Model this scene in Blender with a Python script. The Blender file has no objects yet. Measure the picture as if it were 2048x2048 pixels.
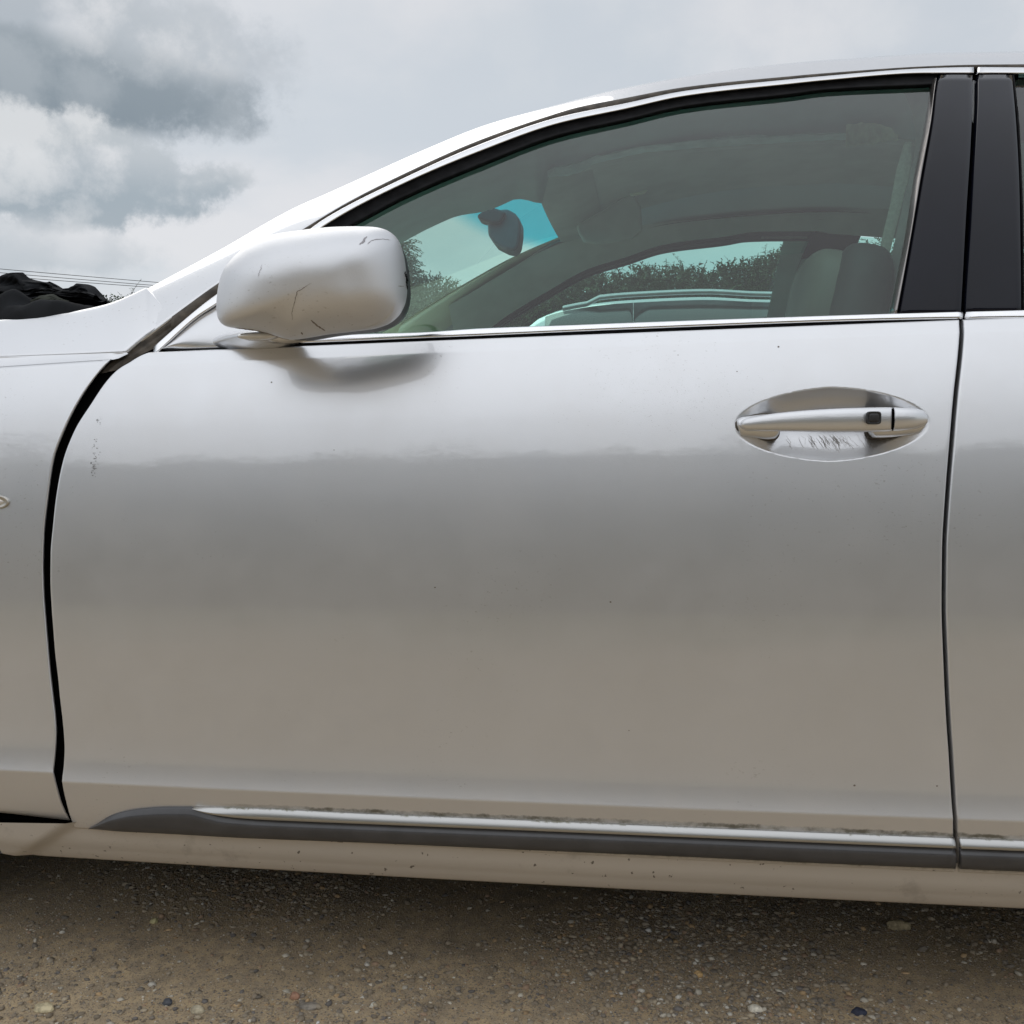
import bpy, math, random
import numpy as np
from mathutils import Vector, noise as mnoise
from mathutils.bvhtree import BVHTree
rng = np.random.default_rng(7); random.seed(7)
scene = bpy.context.scene
COL = scene.collection
R = math.radians

# ------------------------------------------------------------------ camera
PSI, TH = R(6.7), R(2.9)
CAM = np.array([0.0, -1.35, 0.763])
cd = bpy.data.cameras.new('camera'); cd.sensor_width = 36; cd.lens = 36; cd.clip_start = .02; cd.clip_end = 3000
cam = bpy.data.objects.new('camera', cd); COL.objects.link(cam)
cam.location = CAM; cam.rotation_euler = (R(90) - TH, 0, PSI)
scene.camera = cam
scene.view_settings.view_transform = 'Standard'; scene.view_settings.look = 'None'
scene.view_settings.gamma = 1; scene.view_settings.exposure = 0.06
scene.view_settings.use_curve_mapping = False

# ------------------------------------------------------------------ world
SUN_EL, SUN_AZ = R(38), R(330)        # azimuth clockwise from +Y : veiled sun, high above the bonnet end
w = bpy.data.worlds.new('World'); scene.world = w; w.use_nodes = True
wt = w.node_tree; wt.nodes.clear()
def N(t, k, **kw):
    n = t.nodes.new(k)
    for a, b in kw.items(): setattr(n, a, b)
    return n
def inp(n, key, val, t=None):
    s = n.inputs[key]
    if isinstance(val, bpy.types.NodeSocket): (t or n.id_data).links.new(val, s)
    else: s.default_value = val
def mth(t, op, a, b=0.0, c=None, clamp=False):
    n = N(t, 'ShaderNodeMath', operation=op, use_clamp=clamp)
    inp(n, 0, a); inp(n, 1, b)
    if c is not None: inp(n, 2, c)
    return n.outputs[0]
def sstep(t, x, a, b):
    n = N(t, 'ShaderNodeMapRange', interpolation_type='SMOOTHSTEP', clamp=True)
    inp(n, 0, x); inp(n, 1, a); inp(n, 2, b); inp(n, 3, 0.0); inp(n, 4, 1.0)
    return n.outputs[0]
def mixc(t, f, a, b, mode='MIX'):
    n = N(t, 'ShaderNodeMix', data_type='RGBA', blend_type=mode)
    inp(n, 0, f); inp(n, 6, a); inp(n, 7, b)
    return n.outputs[2]
def rgb(r, g, b): return (r, g, b, 1)

tc = N(wt, 'ShaderNodeTexCoord')
sep = N(wt, 'ShaderNodeSeparateXYZ'); inp(sep, 0, tc.outputs['Generated'])
X_, Y_, Z_ = sep.outputs
az = mth(wt, 'ARCTAN2', X_, Y_); el = mth(wt, 'ARCSINE', Z_)
# cloud deck noise, flattened towards the horizon
zz = mth(wt, 'ADD', mth(wt, 'MAXIMUM', Z_, 0.0), 0.22)
comb = N(wt, 'ShaderNodeCombineXYZ'); inp(comb, 0, mth(wt, 'DIVIDE', X_, zz)); inp(comb, 1, mth(wt, 'DIVIDE', Y_, zz)); inp(comb, 2, 0.0)
def wnoise(scale, detail, rough=.55, off=0.0, src=None):
    m = N(wt, 'ShaderNodeVectorMath', operation='ADD'); inp(m, 0, src or comb.outputs[0]); m.inputs[1].default_value = (off, off * .7, off * .3)
    n = N(wt, 'ShaderNodeTexNoise'); inp(n, 'Vector', m.outputs[0]); inp(n, 'Scale', scale); inp(n, 'Detail', detail); inp(n, 'Roughness', rough)
    return n.outputs['Fac']
deck = wnoise(1.1, 6, .55, 3.1)
fine = wnoise(13.0, 10, .68, 9.0, tc.outputs['Generated'])
med = wnoise(5.0, 6, .6, 5.3, tc.outputs['Generated'])
def dirpx(px, py): return math.atan((px - 1024) / 2048) - PSI, math.atan((1024 - py) / 2048 / math.sqrt(1 + ((px - 1024) / 2048)**2)) - TH
def blob(px, py, wx, wy, soft0=1.3, soft1=.5, amp=1.6):
    a0, e0 = dirpx(px, py)
    wx /= 2048.; wy /= 2048.
    u = mth(wt, 'DIVIDE', mth(wt, 'SUBTRACT', az, a0), wx); v = mth(wt, 'DIVIDE', mth(wt, 'SUBTRACT', el, e0), wy)
    e = mth(wt, 'ADD', mth(wt, 'MULTIPLY', u, u), mth(wt, 'MULTIPLY', v, v))
    e = mth(wt, 'ADD', e, mth(wt, 'MULTIPLY', mth(wt, 'SUBTRACT', med, .5), amp * 1.3))
    e = mth(wt, 'ADD', e, mth(wt, 'MULTIPLY', mth(wt, 'SUBTRACT', fine, .5), amp * 1.5))
    return sstep(wt, e, soft0, soft1)
sky = N(wt, 'ShaderNodeTexSky', sky_type='NISHITA', sun_disc=False, sun_elevation=SUN_EL, sun_rotation=SUN_AZ)
K = 10.0            # colours below are radiance * 10 because the Background runs at 0.1
def ck(r, g, b): return rgb(r * K, g * K, b * K)
base = mixc(wt, sstep(wt, deck, .40, .62), ck(.565, .61, .655), ck(.70, .705, .725))
base = mixc(wt, mth(wt, 'MULTIPLY', sstep(wt, deck, .36, .24), .55), base, ck(.45, .50, .55))
base = mixc(wt, .10, base, sky.outputs[0])
# thicker cloud overhead glows brighter, the edge of the deck near the horizon pales
base = mixc(wt, mth(wt, 'MULTIPLY', sstep(wt, Z_, .40, .90), .9), base, ck(.60, .635, .69))
GA, GE = R(190), R(52)     # unseen bright patch added to the sky behind the camera to light ground and door
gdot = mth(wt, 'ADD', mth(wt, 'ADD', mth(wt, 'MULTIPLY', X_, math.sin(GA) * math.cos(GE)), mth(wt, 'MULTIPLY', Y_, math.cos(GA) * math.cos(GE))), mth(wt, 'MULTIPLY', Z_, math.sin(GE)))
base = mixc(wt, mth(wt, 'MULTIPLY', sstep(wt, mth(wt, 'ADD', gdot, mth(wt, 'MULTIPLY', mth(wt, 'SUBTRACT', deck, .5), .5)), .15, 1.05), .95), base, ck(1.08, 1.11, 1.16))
base = mixc(wt, mth(wt, 'MULTIPLY', sstep(wt, Z_, .16, .0), .5), base, ck(.56, .61, .64))
puff = N(wt, 'ShaderNodeTexVoronoi', feature='F1')
wv = N(wt, 'ShaderNodeVectorMath', operation='ADD'); inp(wv, 0, tc.outputs['Generated'])
wn = N(wt, 'ShaderNodeTexNoise'); inp(wn, 'Vector', tc.outputs['Generated']); inp(wn, 'Scale', 16.0); inp(wn, 'Detail', 6.0)
ws = N(wt, 'ShaderNodeVectorMath', operation='SCALE'); wt.links.new(wn.outputs['Color'], ws.inputs[0]); ws.inputs['Scale'].default_value = .07; wt.links.new(ws.outputs[0], wv.inputs[1])
inp(puff, 'Vector', wv.outputs[0]); inp(puff, 'Scale', 15.0); pass
pf_ = sstep(wt, mth(wt, 'ADD', mth(wt, 'MULTIPLY', puff.outputs['Distance'], .9), mth(wt, 'MULTIPLY', mth(wt, 'SUBTRACT', fine, .5), 1.3)), .65, .15)
def cloud(c, px, py, wx, wy, op, dark, light, soft=(1.4, .4), amp=1.7, tilt=1.0, pw=.6):
    a0, e0 = dirpx(px, py); m = mth(wt, 'MULTIPLY', blob(px, py, wx, wy, soft[0], soft[1], amp), op)
    hgt_ = mth(wt, 'DIVIDE', mth(wt, 'SUBTRACT', el, e0), wy / 2048.)
    lit = mth(wt, 'ADD', mth(wt, 'MULTIPLY', hgt_, .45 * tilt), mth(wt, 'ADD', .5, mth(wt, 'MULTIPLY', mth(wt, 'SUBTRACT', pf_, .5), pw)), clamp=True)
    return mixc(wt, m, c, mixc(wt, lit, dark, light))
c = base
c = cloud(c, 20, 60, 450, 150, .80, ck(.36, .41, .46), ck(.56, .59, .63), (1.5, .3), 1.8, .2, .9)
c = cloud(c, 20, 150, 440, 88, .95, ck(.215, .265, .31), ck(.37, .415, .455), (1.35, .45), 1.5, .6, .55)
c = cloud(c, 330, 70, 150, 70, .55, ck(.48, .52, .56), ck(.72, .73, .75), (1.4, .2), 2.0, .5, .9)
c = cloud(c, 110, 330, 300, 95, .92, ck(.34, .40, .45), ck(.68, .70, .72), (1.3, .55), 2.2, 1.25, .8)
c = cloud(c, 300, 360, 130, 60, .7, ck(.36, .42, .47), ck(.66, .68, .71), (1.3, .4), 2.2, 1.0, .7)
c = cloud(c, -40, 470, 300, 50, .55, ck(.38, .44, .49), ck(.66, .68, .71), (1.4, .3), 2.0, .8, .6)
c = cloud(c, 1250, 60, 900, 120, .16, ck(.58, .62, .67), ck(.72, .73, .74), (1.5, .1), 1.6, .2, .9)
c = cloud(c, 1850, 20, 500, 90, .12, ck(.56, .60, .65), ck(.76, .77, .78), (1.5, .1), 1.6, .2, .9)
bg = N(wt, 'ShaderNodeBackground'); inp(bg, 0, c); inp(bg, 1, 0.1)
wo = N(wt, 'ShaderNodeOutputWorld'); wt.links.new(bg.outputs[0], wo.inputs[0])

sl = bpy.data.lights.new('sun', 'SUN'); sl.energy = .50; sl.angle = R(40); sl.color = (1, .96, .90)
so = bpy.data.objects.new('sun', sl); COL.objects.link(so)
d = Vector((math.sin(SUN_AZ) * math.cos(SUN_EL), math.cos(SUN_AZ) * math.cos(SUN_EL), math.sin(SUN_EL)))
so.rotation_euler = d.to_track_quat('Z', 'Y').to_euler(); so.location = (0, -5, 8)

# ------------------------------------------------------------------ materials
def mat(name):
    m = bpy.data.materials.new(name); m.use_nodes = True
    t = m.node_tree; b = t.nodes['Principled BSDF']
    return m, t, b
def simple(name, col, rough=.5, metal=0.0, nscale=0, namp=.15, bump=0.0, bscale=200, coat=0.0, spec=.5):
    m, t, b = mat(name)
    inp(b, 'Roughness', rough); inp(b, 'Metallic', metal); inp(b, 'Coat Weight', coat); inp(b, 'Coat Roughness', .05)
    b.inputs['Specular IOR Level'].default_value = spec
    g = N(t, 'ShaderNodeTexCoord').outputs['Object']
    n = N(t, 'ShaderNodeTexNoise'); inp(n, 'Vector', g); inp(n, 'Scale', nscale or 20.0); inp(n, 'Detail', 6.0)
    f = sstep(t, n.outputs['Fac'], .3, .7)
    lo = [max(0, x * (1 - namp)) for x in col]; hi = [min(1, x * (1 + namp)) for x in col]
    inp(b, 'Base Color', mixc(t, f, rgb(*lo), rgb(*hi)))
    if bump:
        n2 = N(t, 'ShaderNodeTexNoise'); inp(n2, 'Vector', g); inp(n2, 'Scale', float(bscale)); inp(n2, 'Detail', 4.0)
        bp = N(t, 'ShaderNodeBump'); inp(bp, 'Strength', bump); inp(bp, 'Distance', .002); inp(bp, 'Height', n2.outputs['Fac']); inp(b, 'Normal', bp.outputs[0])
    return m

def paint_mat(name='silver_paint', base_r=.30, coat_r=.012, coat_w=1.0):
    m, t, b = mat(name)
    g = N(t, 'ShaderNodeTexCoord').outputs['Object']
    sp = N(t, 'ShaderNodeSeparateXYZ'); inp(sp, 0, g)
    def nz(scale, det=6.0, vec=None, rough=.6, dist=0.0):
        n = N(t, 'ShaderNodeTexNoise'); inp(n, 'Vector', vec or g); inp(n, 'Scale', scale); inp(n, 'Detail', det); inp(n, 'Roughness', rough); inp(n, 'Distortion', dist)
        return n.outputs['Fac']
    # dusty sills and patches; the smooth height term paints in the tan gravel reflection
    big = nz(2.3, 6.0); mid = nz(14.0, 8.0)
    low = sstep(t, mth(t, 'ADD', sp.outputs[2], mth(t, 'MULTIPLY', mth(t, 'SUBTRACT', mid, .5), .12)), .36, .20)
    dust_and_bounce = mth(t, 'ADD', mth(t, 'ADD', mth(t, 'MULTIPLY', low, .45), mth(t, 'MULTIPLY', sstep(t, sp.outputs[2], .74, .26), .17)), mth(t, 'MULTIPLY', sstep(t, mth(t, 'ADD', mth(t, 'MULTIPLY', big, .6), mth(t, 'MULTIPLY', mid, .4)), .38, .68), .055), clamp=True)
    # fine dirty speckle
    mp = N(t, 'ShaderNodeMapping'); inp(mp, 'Vector', g); mp.inputs['Scale'].default_value = (1.0, 1.0, 1.6)
    sk = nz(170.0, 3.0, mp.outputs[0]); patch = sstep(t, nz(3.7, 4.0), .50, .64)
    speck = mth(t, 'MULTIPLY', mth(t, 'MULTIPLY', sstep(t, sk, .63, .72), patch), .35)
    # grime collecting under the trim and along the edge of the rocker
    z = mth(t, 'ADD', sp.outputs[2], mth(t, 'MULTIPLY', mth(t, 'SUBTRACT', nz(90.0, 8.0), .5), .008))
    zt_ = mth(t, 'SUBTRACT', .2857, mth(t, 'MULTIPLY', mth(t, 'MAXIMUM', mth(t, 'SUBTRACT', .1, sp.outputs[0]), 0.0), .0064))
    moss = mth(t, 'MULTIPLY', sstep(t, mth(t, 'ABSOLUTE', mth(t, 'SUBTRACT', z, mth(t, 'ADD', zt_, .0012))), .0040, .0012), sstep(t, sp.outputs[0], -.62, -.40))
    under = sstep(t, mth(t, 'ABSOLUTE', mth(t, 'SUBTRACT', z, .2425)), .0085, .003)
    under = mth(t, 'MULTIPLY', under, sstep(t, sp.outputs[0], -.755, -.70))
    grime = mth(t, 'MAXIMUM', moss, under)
    chips = mth(t, 'MAXIMUM', sstep(t, nz(75.0, 3.0, None, .55), .675, .71), mth(t, 'MULTIPLY', sstep(t, nz(9.0, 8.0, None, .7), .56, .68), .28))
    chips = mth(t, 'MULTIPLY', chips, sstep(t, sp.outputs[2], .26, .235))
    col = mixc(t, mth(t, 'MULTIPLY', sstep(t, nz(5.0), .3, .7), .5), rgb(.70, .71, .73), rgb(.73, .74, .76))
    col = mixc(t, dust_and_bounce, col, rgb(.50, .42, .315))
    col = mixc(t, speck, col, rgb(.22, .20, .17))
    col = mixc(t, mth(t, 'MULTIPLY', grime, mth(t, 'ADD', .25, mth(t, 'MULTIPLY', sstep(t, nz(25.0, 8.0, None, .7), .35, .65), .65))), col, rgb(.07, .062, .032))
    col = mixc(t, mth(t, 'MULTIPLY', chips, .8), col, rgb(.06, .045, .03))
    inp(b, 'Base Color', col)
    nd = mth(t, 'SUBTRACT', 1.0, mth(t, 'MAXIMUM', dust_and_bounce, grime))
    inp(b, 'Metallic', mth(t, 'MULTIPLY', nd, .90))
    rr = mth(t, 'ADD', base_r, mth(t, 'MULTIPLY', dust_and_bounce, .3)); rr = mth(t, 'ADD', rr, mth(t, 'MULTIPLY', mid, .04))
    inp(b, 'Roughness', rr)
    inp(b, 'Coat Weight', mth(t, 'SUBTRACT', coat_w, mth(t, 'MULTIPLY', mth(t, 'MAXIMUM', low, grime), .8 * coat_w)))
    inp(b, 'Coat Roughness', mth(t, 'ADD', coat_r, mth(t, 'MULTIPLY', mid, .03)))
    inp(b, 'Coat IOR', 1.95)
    bp = N(t, 'ShaderNodeBump'); inp(bp, 'Strength', .03); inp(bp, 'Distance', .0006); inp(bp, 'Height', nz(40.0, 1.0)); inp(b, 'Coat Normal', bp.outputs[0])
    fl = N(t, 'ShaderNodeBump'); inp(fl, 'Strength', .30); inp(fl, 'Distance', .0004); inp(fl, 'Height', nz(1000.0, 2.0)); inp(b, 'Normal', fl.outputs[0])
    return m
def glass_mat(name, tint, f0=.045, band=None, dirt=.05):
    m = bpy.data.materials.new(name); m.use_nodes = True; t = m.node_tree; t.nodes.clear()
    g = N(t, 'ShaderNodeTexCoord').outputs['Object']
    tr = N(t, 'ShaderNodeBsdfTransparent')
    colr = rgb(*tint)
    if band:
        sp = N(t, 'ShaderNodeSeparateXYZ'); inp(sp, 0, g)
        colr = mixc(t, sstep(t, sp.outputs[2], band[0], band[1]), rgb(*tint), rgb(*band[2]))
    inp(tr, 0, colr)
    gl = N(t, 'ShaderNodeBsdfGlossy'); inp(gl, 'Roughness', .01); inp(gl, 'Color', rgb(1, 1, 1))
    lw = N(t, 'ShaderNodeFresnel'); inp(lw, 0, 1.52)
    f = mth(t, 'MULTIPLY', lw.outputs[0], 1.25, clamp=True)
    mx = N(t, 'ShaderNodeMixShader'); inp(mx, 0, f); t.links.new(tr.outputs[0], mx.inputs[1]); t.links.new(gl.outputs[0], mx.inputs[2])
    df = N(t, 'ShaderNodeBsdfDiffuse'); inp(df, 0, rgb(.42, .42, .38))
    n = N(t, 'ShaderNodeTexNoise'); inp(n, 'Vector', g); inp(n, 'Scale', 9.0); inp(n, 'Detail', 8.0)
    mx2 = N(t, 'ShaderNodeMixShader'); inp(mx2, 0, mth(t, 'MULTIPLY', sstep(t, n.outputs['Fac'], .3, .75), dirt))
    t.links.new(mx.outputs[0], mx2.inputs[1]); t.links.new(df.outputs[0], mx2.inputs[2])
    o = N(t, 'ShaderNodeOutputMaterial'); t.links.new(mx2.outputs[0], o.inputs[0])
    return m
def chrome_dirty():
    m, t, b = mat('weathered_bright_trim')
    g = N(t, 'ShaderNodeTexCoord').outputs['Object']
    sp = N(t, 'ShaderNodeSeparateXYZ'); inp(sp, 0, g)
    mp = N(t, 'ShaderNodeMapping'); inp(mp, 'Vector', g); mp.inputs['Scale'].default_value = (1, 1, .45)
    n = N(t, 'ShaderNodeTexNoise'); inp(n, 'Vector', mp.outputs[0]); inp(n, 'Scale', 110.0); inp(n, 'Detail', 9.0); inp(n, 'Roughness', .68); inp(n, 'Distortion', .8)
    z = mth(t, 'ADD', sp.outputs[2], mth(t, 'MULTIPLY', mth(t, 'SUBTRACT', n.outputs['Fac'], .5), .012))
    n3 = N(t, 'ShaderNodeTexNoise'); inp(n3, 'Vector', g); inp(n3, 'Scale', 7.0); inp(n3, 'Detail', 3.0)
    z = mth(t, 'ADD', z, mth(t, 'MULTIPLY', mth(t, 'SUBTRACT', n3.outputs['Fac'], .58), .012))
    zt_ = mth(t, 'SUBTRACT', .2857, mth(t, 'MULTIPLY', mth(t, 'MAXIMUM', mth(t, 'SUBTRACT', .1, sp.outputs[0]), 0.0), .0064))
    f = sstep(t, mth(t, 'SUBTRACT', z, zt_), -.0036, .0002)
    inp(b, 'Base Color', mixc(t, f, rgb(.50, .50, .49), rgb(.21, .20, .14)))
    inp(b, 'Metallic', mth(t, 'SUBTRACT', .97, mth(t, 'MULTIPLY', f, .9)))
    inp(b, 'Roughness', mth(t, 'ADD', .30, mth(t, 'MULTIPLY', f, .6)))
    return m
PAINT = paint_mat()
PAINT_M = paint_mat('weathered_silver_shell', .44, .25, .25)
CHROME = simple('polished_bright_trim', (.86, .86, .87), .13, 1.0, 30, .02)
CHROME_D = chrome_dirty()
SATIN = simple('satin_bright_trim', (.88, .88, .89), .16, 1.0, 30, .02)
RUBBER = simple('black_rubber', (.009, .009, .010), .7, 0, 60, .35, .2, 300, spec=.12)
RUBBER_BR = simple('dusty_rubber', (.070, .058, .045), .75, 0, 60, .45, .4, 300)
BLACK = simple('dark_cavity', (.0025, .0025, .0025), 1.0, spec=.03)
PIANO = simple('gloss_black_pillar_film', (.006, .007, .013), .07, 0, 8, .15, spec=.26)
MOULD = simple('dark_grey_moulding', (.060, .060, .064), .34, 0, 30, .12, coat=.25)
GLASS = glass_mat('green_tinted_glass', (.665, .905, .845), dirt=.03)
WSGLASS = glass_mat('windscreen_glass', (.77, .93, .87), band=(1.318, 1.345, (.02, .62, .74)), dirt=.04)
HEAD = simple('taupe_headliner_cloth', (.53, .545, .52), .95, 0, 12, .08, .04, 500)
TRIMG = simple('grey_interior_trim', (.45, .56, .56), .8, 0, 10, .1)
TRIMB = simple('beige_pillar_trim', (.80, .78, .62), .6, 0, 10, .05)
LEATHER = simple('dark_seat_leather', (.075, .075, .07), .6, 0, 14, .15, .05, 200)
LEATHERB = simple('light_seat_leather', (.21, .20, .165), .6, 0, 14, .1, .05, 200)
BELT = simple('pale_seat_belt_webbing', (.50, .50, .42), .8, 0, 200, .1, .5, 900)
FILM = simple('crumpled_pale_blue_film', (.80, .92, .92), .4, 0, 25, .15, .6, 60)
TAPE = simple('masking_tape', (.78, .78, .62), .7, 0, 40, .12, .5, 90)
DPLAST = simple('dark_plastic', (.03, .03, .032), .45, 0, 30, .2)
TYRE = simple('tyre_rubber', (.02, .02, .02), .8, 0, 40, .3)
ALLOY = simple('alloy', (.55, .56, .58), .3, .9, 20, .05)
WHITE = simple('printed_label', (.75, .74, .68), .6)
MIRRORG = simple('mirror_glass', (.9, .9, .9), .02, 1.0)
CRACK = simple('crack_dark', (.17, .14, .115), .8)
SCUFF = simple('scuff_grey', (.36, .35, .37), .7)

# ------------------------------------------------------------------ helpers
def link(o, parent=None):
    COL.objects.link(o)
    if parent is not None: o.parent = parent
    return o
def mk(name, V, F, m, parent=None, smooth=True):
    me = bpy.data.meshes.new(name); me.from_pydata([tuple(map(float, v)) for v in V], [], [tuple(map(int, f)) for f in F])
    me.materials.append(m)
    if smooth: me.polygons.foreach_set('use_smooth', [True] * len(me.polygons))
    me.update()
    return link(bpy.data.objects.new(name, me), parent)
def empty(name, loc=(0, 0, 0), label=None, cat=None, group=None):
    o = bpy.data.objects.new(name, None); o.location = loc; o.empty_display_size = .1; COL.objects.link(o)
    tag(o, label, cat, group); return o
def tag(o, label=None, cat=None, group=None, kind=None):
    if label: o['label'] = label
    if cat: o['category'] = cat
    if group: o['group'] = group
    if kind: o['kind'] = kind
    return o
def pchip(xs, ys):
    xs = np.array(xs, float); ys = np.array(ys, float); o = np.argsort(xs); xs = xs[o]; ys = ys[o]
    h = np.diff(xs); dl = np.diff(ys) / h; dd = np.zeros_like(ys)
    for i in range(1, len(xs) - 1):
        if dl[i-1] * dl[i] > 0:
            w1 = 2 * h[i] + h[i-1]; w2 = h[i] + 2 * h[i-1]; dd[i] = (w1 + w2) / (w1 / dl[i-1] + w2 / dl[i])
    dd[0] = dl[0]; dd[-1] = dl[-1]
    def f(x):
        x = np.asarray(x, float); i = np.clip(np.searchsorted(xs, x) - 1, 0, len(h) - 1)
        t = (x - xs[i]) / h[i]
        r = (2*t**3 - 3*t**2 + 1) * ys[i] + (t**3 - 2*t**2 + t) * h[i] * dd[i] + (-2*t**3 + 3*t**2) * ys[i+1] + (t**3 - t**2) * h[i] * dd[i+1]
        r = np.where(x < xs[0], ys[0] + (x - xs[0]) * dl[0], r); r = np.where(x > xs[-1], ys[-1] + (x - xs[-1]) * dl[-1], r)
        return r
    return f
cF = np.array([-math.sin(PSI) * math.cos(TH), math.cos(PSI) * math.cos(TH), -math.sin(TH)])
cR = np.array([math.cos(PSI), math.sin(PSI), 0]); cU = np.cross(cR, cF)
def ray(px, py):
    px = np.asarray(px, float)[..., None]; py = np.asarray(py, float)[..., None]
    return cF + (px - 1024) / 2048 * cR + (1024 - py) / 2048 * cU
def unp(px, py, surf):
    """point of the surface y = surf(x, z) that the photograph shows at this pixel"""
    r = ray(px, py); t = np.full(r.shape[:-1], 1.4)
    for _ in range(40):
        p = CAM + t[..., None] * r
        t = .3 * t + .7 * (surf(p[..., 0], p[..., 2]) - CAM[1]) / r[..., 1]
    return CAM + t[..., None] * r
def plane(y): return lambda x, z: y + 0 * x

# ------------------------------------------------------------------ body side surface
W = 1.82                    # car width between the two door skins (y = 0 .. W)
def plan(x):
    x = np.asarray(x, float)
    return .014 * (x - .35)**2 + .035 * np.clip(-x - 1.2, 0, None)**2 + .03 * np.clip(x - 1.9, 0, None)**2
NZ = [(.05, -22), (.235, -20), (.27, -13), (.3055, -11), (.3085, 14.5), (.315, 12.5), (.325, 9.8), (.338, 7.6), (.355, 6.0), (.38, 4.7), (.42, 3.8), (.48, 3.0), (.55, 2.9),
      (.62, 3.2), (.70, 4.3), (.76, 5.6), (.82, 8.0), (.87, 12), (.905, 17), (.9165, 20), (.9185, 34), (.935, 33), (.95, 33)]
_z = np.linspace(.05, .95, 3601); _n = np.interp(_z, [a for a, b in NZ], [b for a, b in NZ])
_y = np.concatenate([[0], np.cumsum(np.tan(np.radians((_n[1:] + _n[:-1]) / 2)) * np.diff(_z))]); _y -= np.interp(.5, _z, _y)
YB = float(np.interp(.935, _z, _y)); 
def prof(z): return np.interp(z, _z, _y)
yb0 = lambda x, z: YB + plan(x); yc0 = lambda x, z: prof(.307) + plan(x)
def fitz(pts, s):
    P = unp([p[0] for p in pts], [p[1] for p in pts], s); return np.polyfit(P[:, 0], P[:, 2], 1)
_b = fitz([(300, 704), (400, 701.5), (560, 693), (767, 684), (960, 676.5), (1250, 663), (1850, 643.5)], yb0)
_l = fitz([(400, 728), (560, 721), (960, 704), (1150, 694), (1850, 671)], yb0)
_c = fitz([(123, 1564), (500, 1582), (700, 1590), (1400, 1617), (1648, 1630), (2048, 1644)], yc0)
zbelt = lambda x: np.polyval(_b, x); zledge = lambda x: np.polyval(_l, x)
def zcrease(x): return np.polyval(_c, x)
def zcreaseF(x): return np.polyval(_c, x) + .0125
def Sbody(x, z, zc=zcrease):
    x = np.asarray(x, float); z = np.asarray(z, float)
    c_, l_, b_ = zc(x), zledge(x), zbelt(x)
    ze = np.where(z < c_, z - c_ + .307, np.where(z < .5, .307 + (z - c_) / (.5 - c_) * (.5 - .307),
         np.where(z < l_, .5 + (z - .5) / (l_ - .5) * (.9175 - .5), .9175 + (z - l_) / (b_ - l_) * (.935 - .9175))))
    return prof(ze) + plan(x)
def Sfend(x, z): return Sbody(x, z, zcreaseF)
def Sglass(x, z):
    d = z - zbelt(x)
    return YB + plan(x) + .014 + .34 * d + .80 * np.maximum(d, 0)**2
def off(S, o): return lambda x, z: S(x, z) + o

CAR = empty('silver_car', (0, 0, 0), 'dusty silver saloon with a cracked folded door mirror, filling most of the photo', 'car')

def sheet(name, P, m, parent, flange=0.0, closed=False, flip=False):
    """P[i,j] grid of points -> mesh; flange extrudes the rim into the body"""
    a, b = P.shape[:2]; V = list(P.reshape(-1, 3)); F = []
    for i in range(a - 1):
        for j in range(b - 1):
            q = (i*b + j, i*b + j+1, (i+1)*b + j+1, (i+1)*b + j)
            F.append(q if not flip else q[::-1])
    if flange:
        rim = [(0, j) for j in range(b)] + [(i, b-1) for i in range(1, a)] + [(a-1, j) for j in range(b-2, -1, -1)] + [(i, 0) for i in range(a-2, 0, -1)]
        n0 = len(V)
        for (i, j) in rim: V.append(P[i, j] + np.array([0, flange, 0]))
        L = len(rim)
        for k in range(L):
            i1 = rim[k][0]*b + rim[k][1]; k2 = (k+1) % L; i2 = rim[k2][0]*b + rim[k2][1]
            q = (i2, i1, n0 + k, n0 + k2); F.append(q if not flip else q[::-1])
    return mk(name, V, F, m, parent)

def skin(name, xL, xR, lines, surf, parent, U, rows, m=PAINT, disp=None, r=.0028, flange=.03, top=True):
    Vp = []
    for k in range(len(lines) - 1):
        Vp += [(k, f) for f in (rows[k][:-1] if k < len(lines) - 2 else rows[k])]
    U = np.array(U); out = np.zeros((len(Vp), len(U), 3))
    x = None
    for i, (k, f) in enumerate(Vp):
        xx = xL(.6) + (xR(.6) - xL(.6)) * U
        for _ in range(12):
            z = lines[k](xx) * (1 - f) + lines[k+1](xx) * f
            l = xL(z); rr = xR(z); xx = .5 * xx + .5 * (l + (rr - l) * U)
        z = lines[k](xx) * (1 - f) + lines[k+1](xx) * f
        y = surf(xx, z)
        dd = np.minimum(np.minimum(xx - l, rr - xx), np.minimum(z - lines[0](xx), (lines[-1](xx) - z) if top else 1.0))
        dd = np.clip(dd, 0, r); y = y + (r - np.sqrt(np.maximum(r*r - (r - dd)**2, 0)))
        if disp is not None: y = y + disp(xx, z)
        out[i] = np.stack([xx, y, z], -1)
    return sheet(name, out, m, parent, flange)

def edgeU(L, n, extra=()):
    e = np.array([0, .0006, .0012, .002, .0035]) / L
    return np.unique(np.concatenate([e, 1 - e, np.linspace(.006 / L, 1 - .006 / L, n), np.array(list(extra))]))
def fr(n, a=0, b=0): # fractions with optional dense ends
    s = list(np.linspace(0, 1, n))
    if a: s += [a * q for q in (.0, .25, .5, .75, 1)]
    if b: s += [1 - b * q for q in (.0, .25, .5, .75, 1)]
    return sorted(set(np.round(s, 6)))

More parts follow.
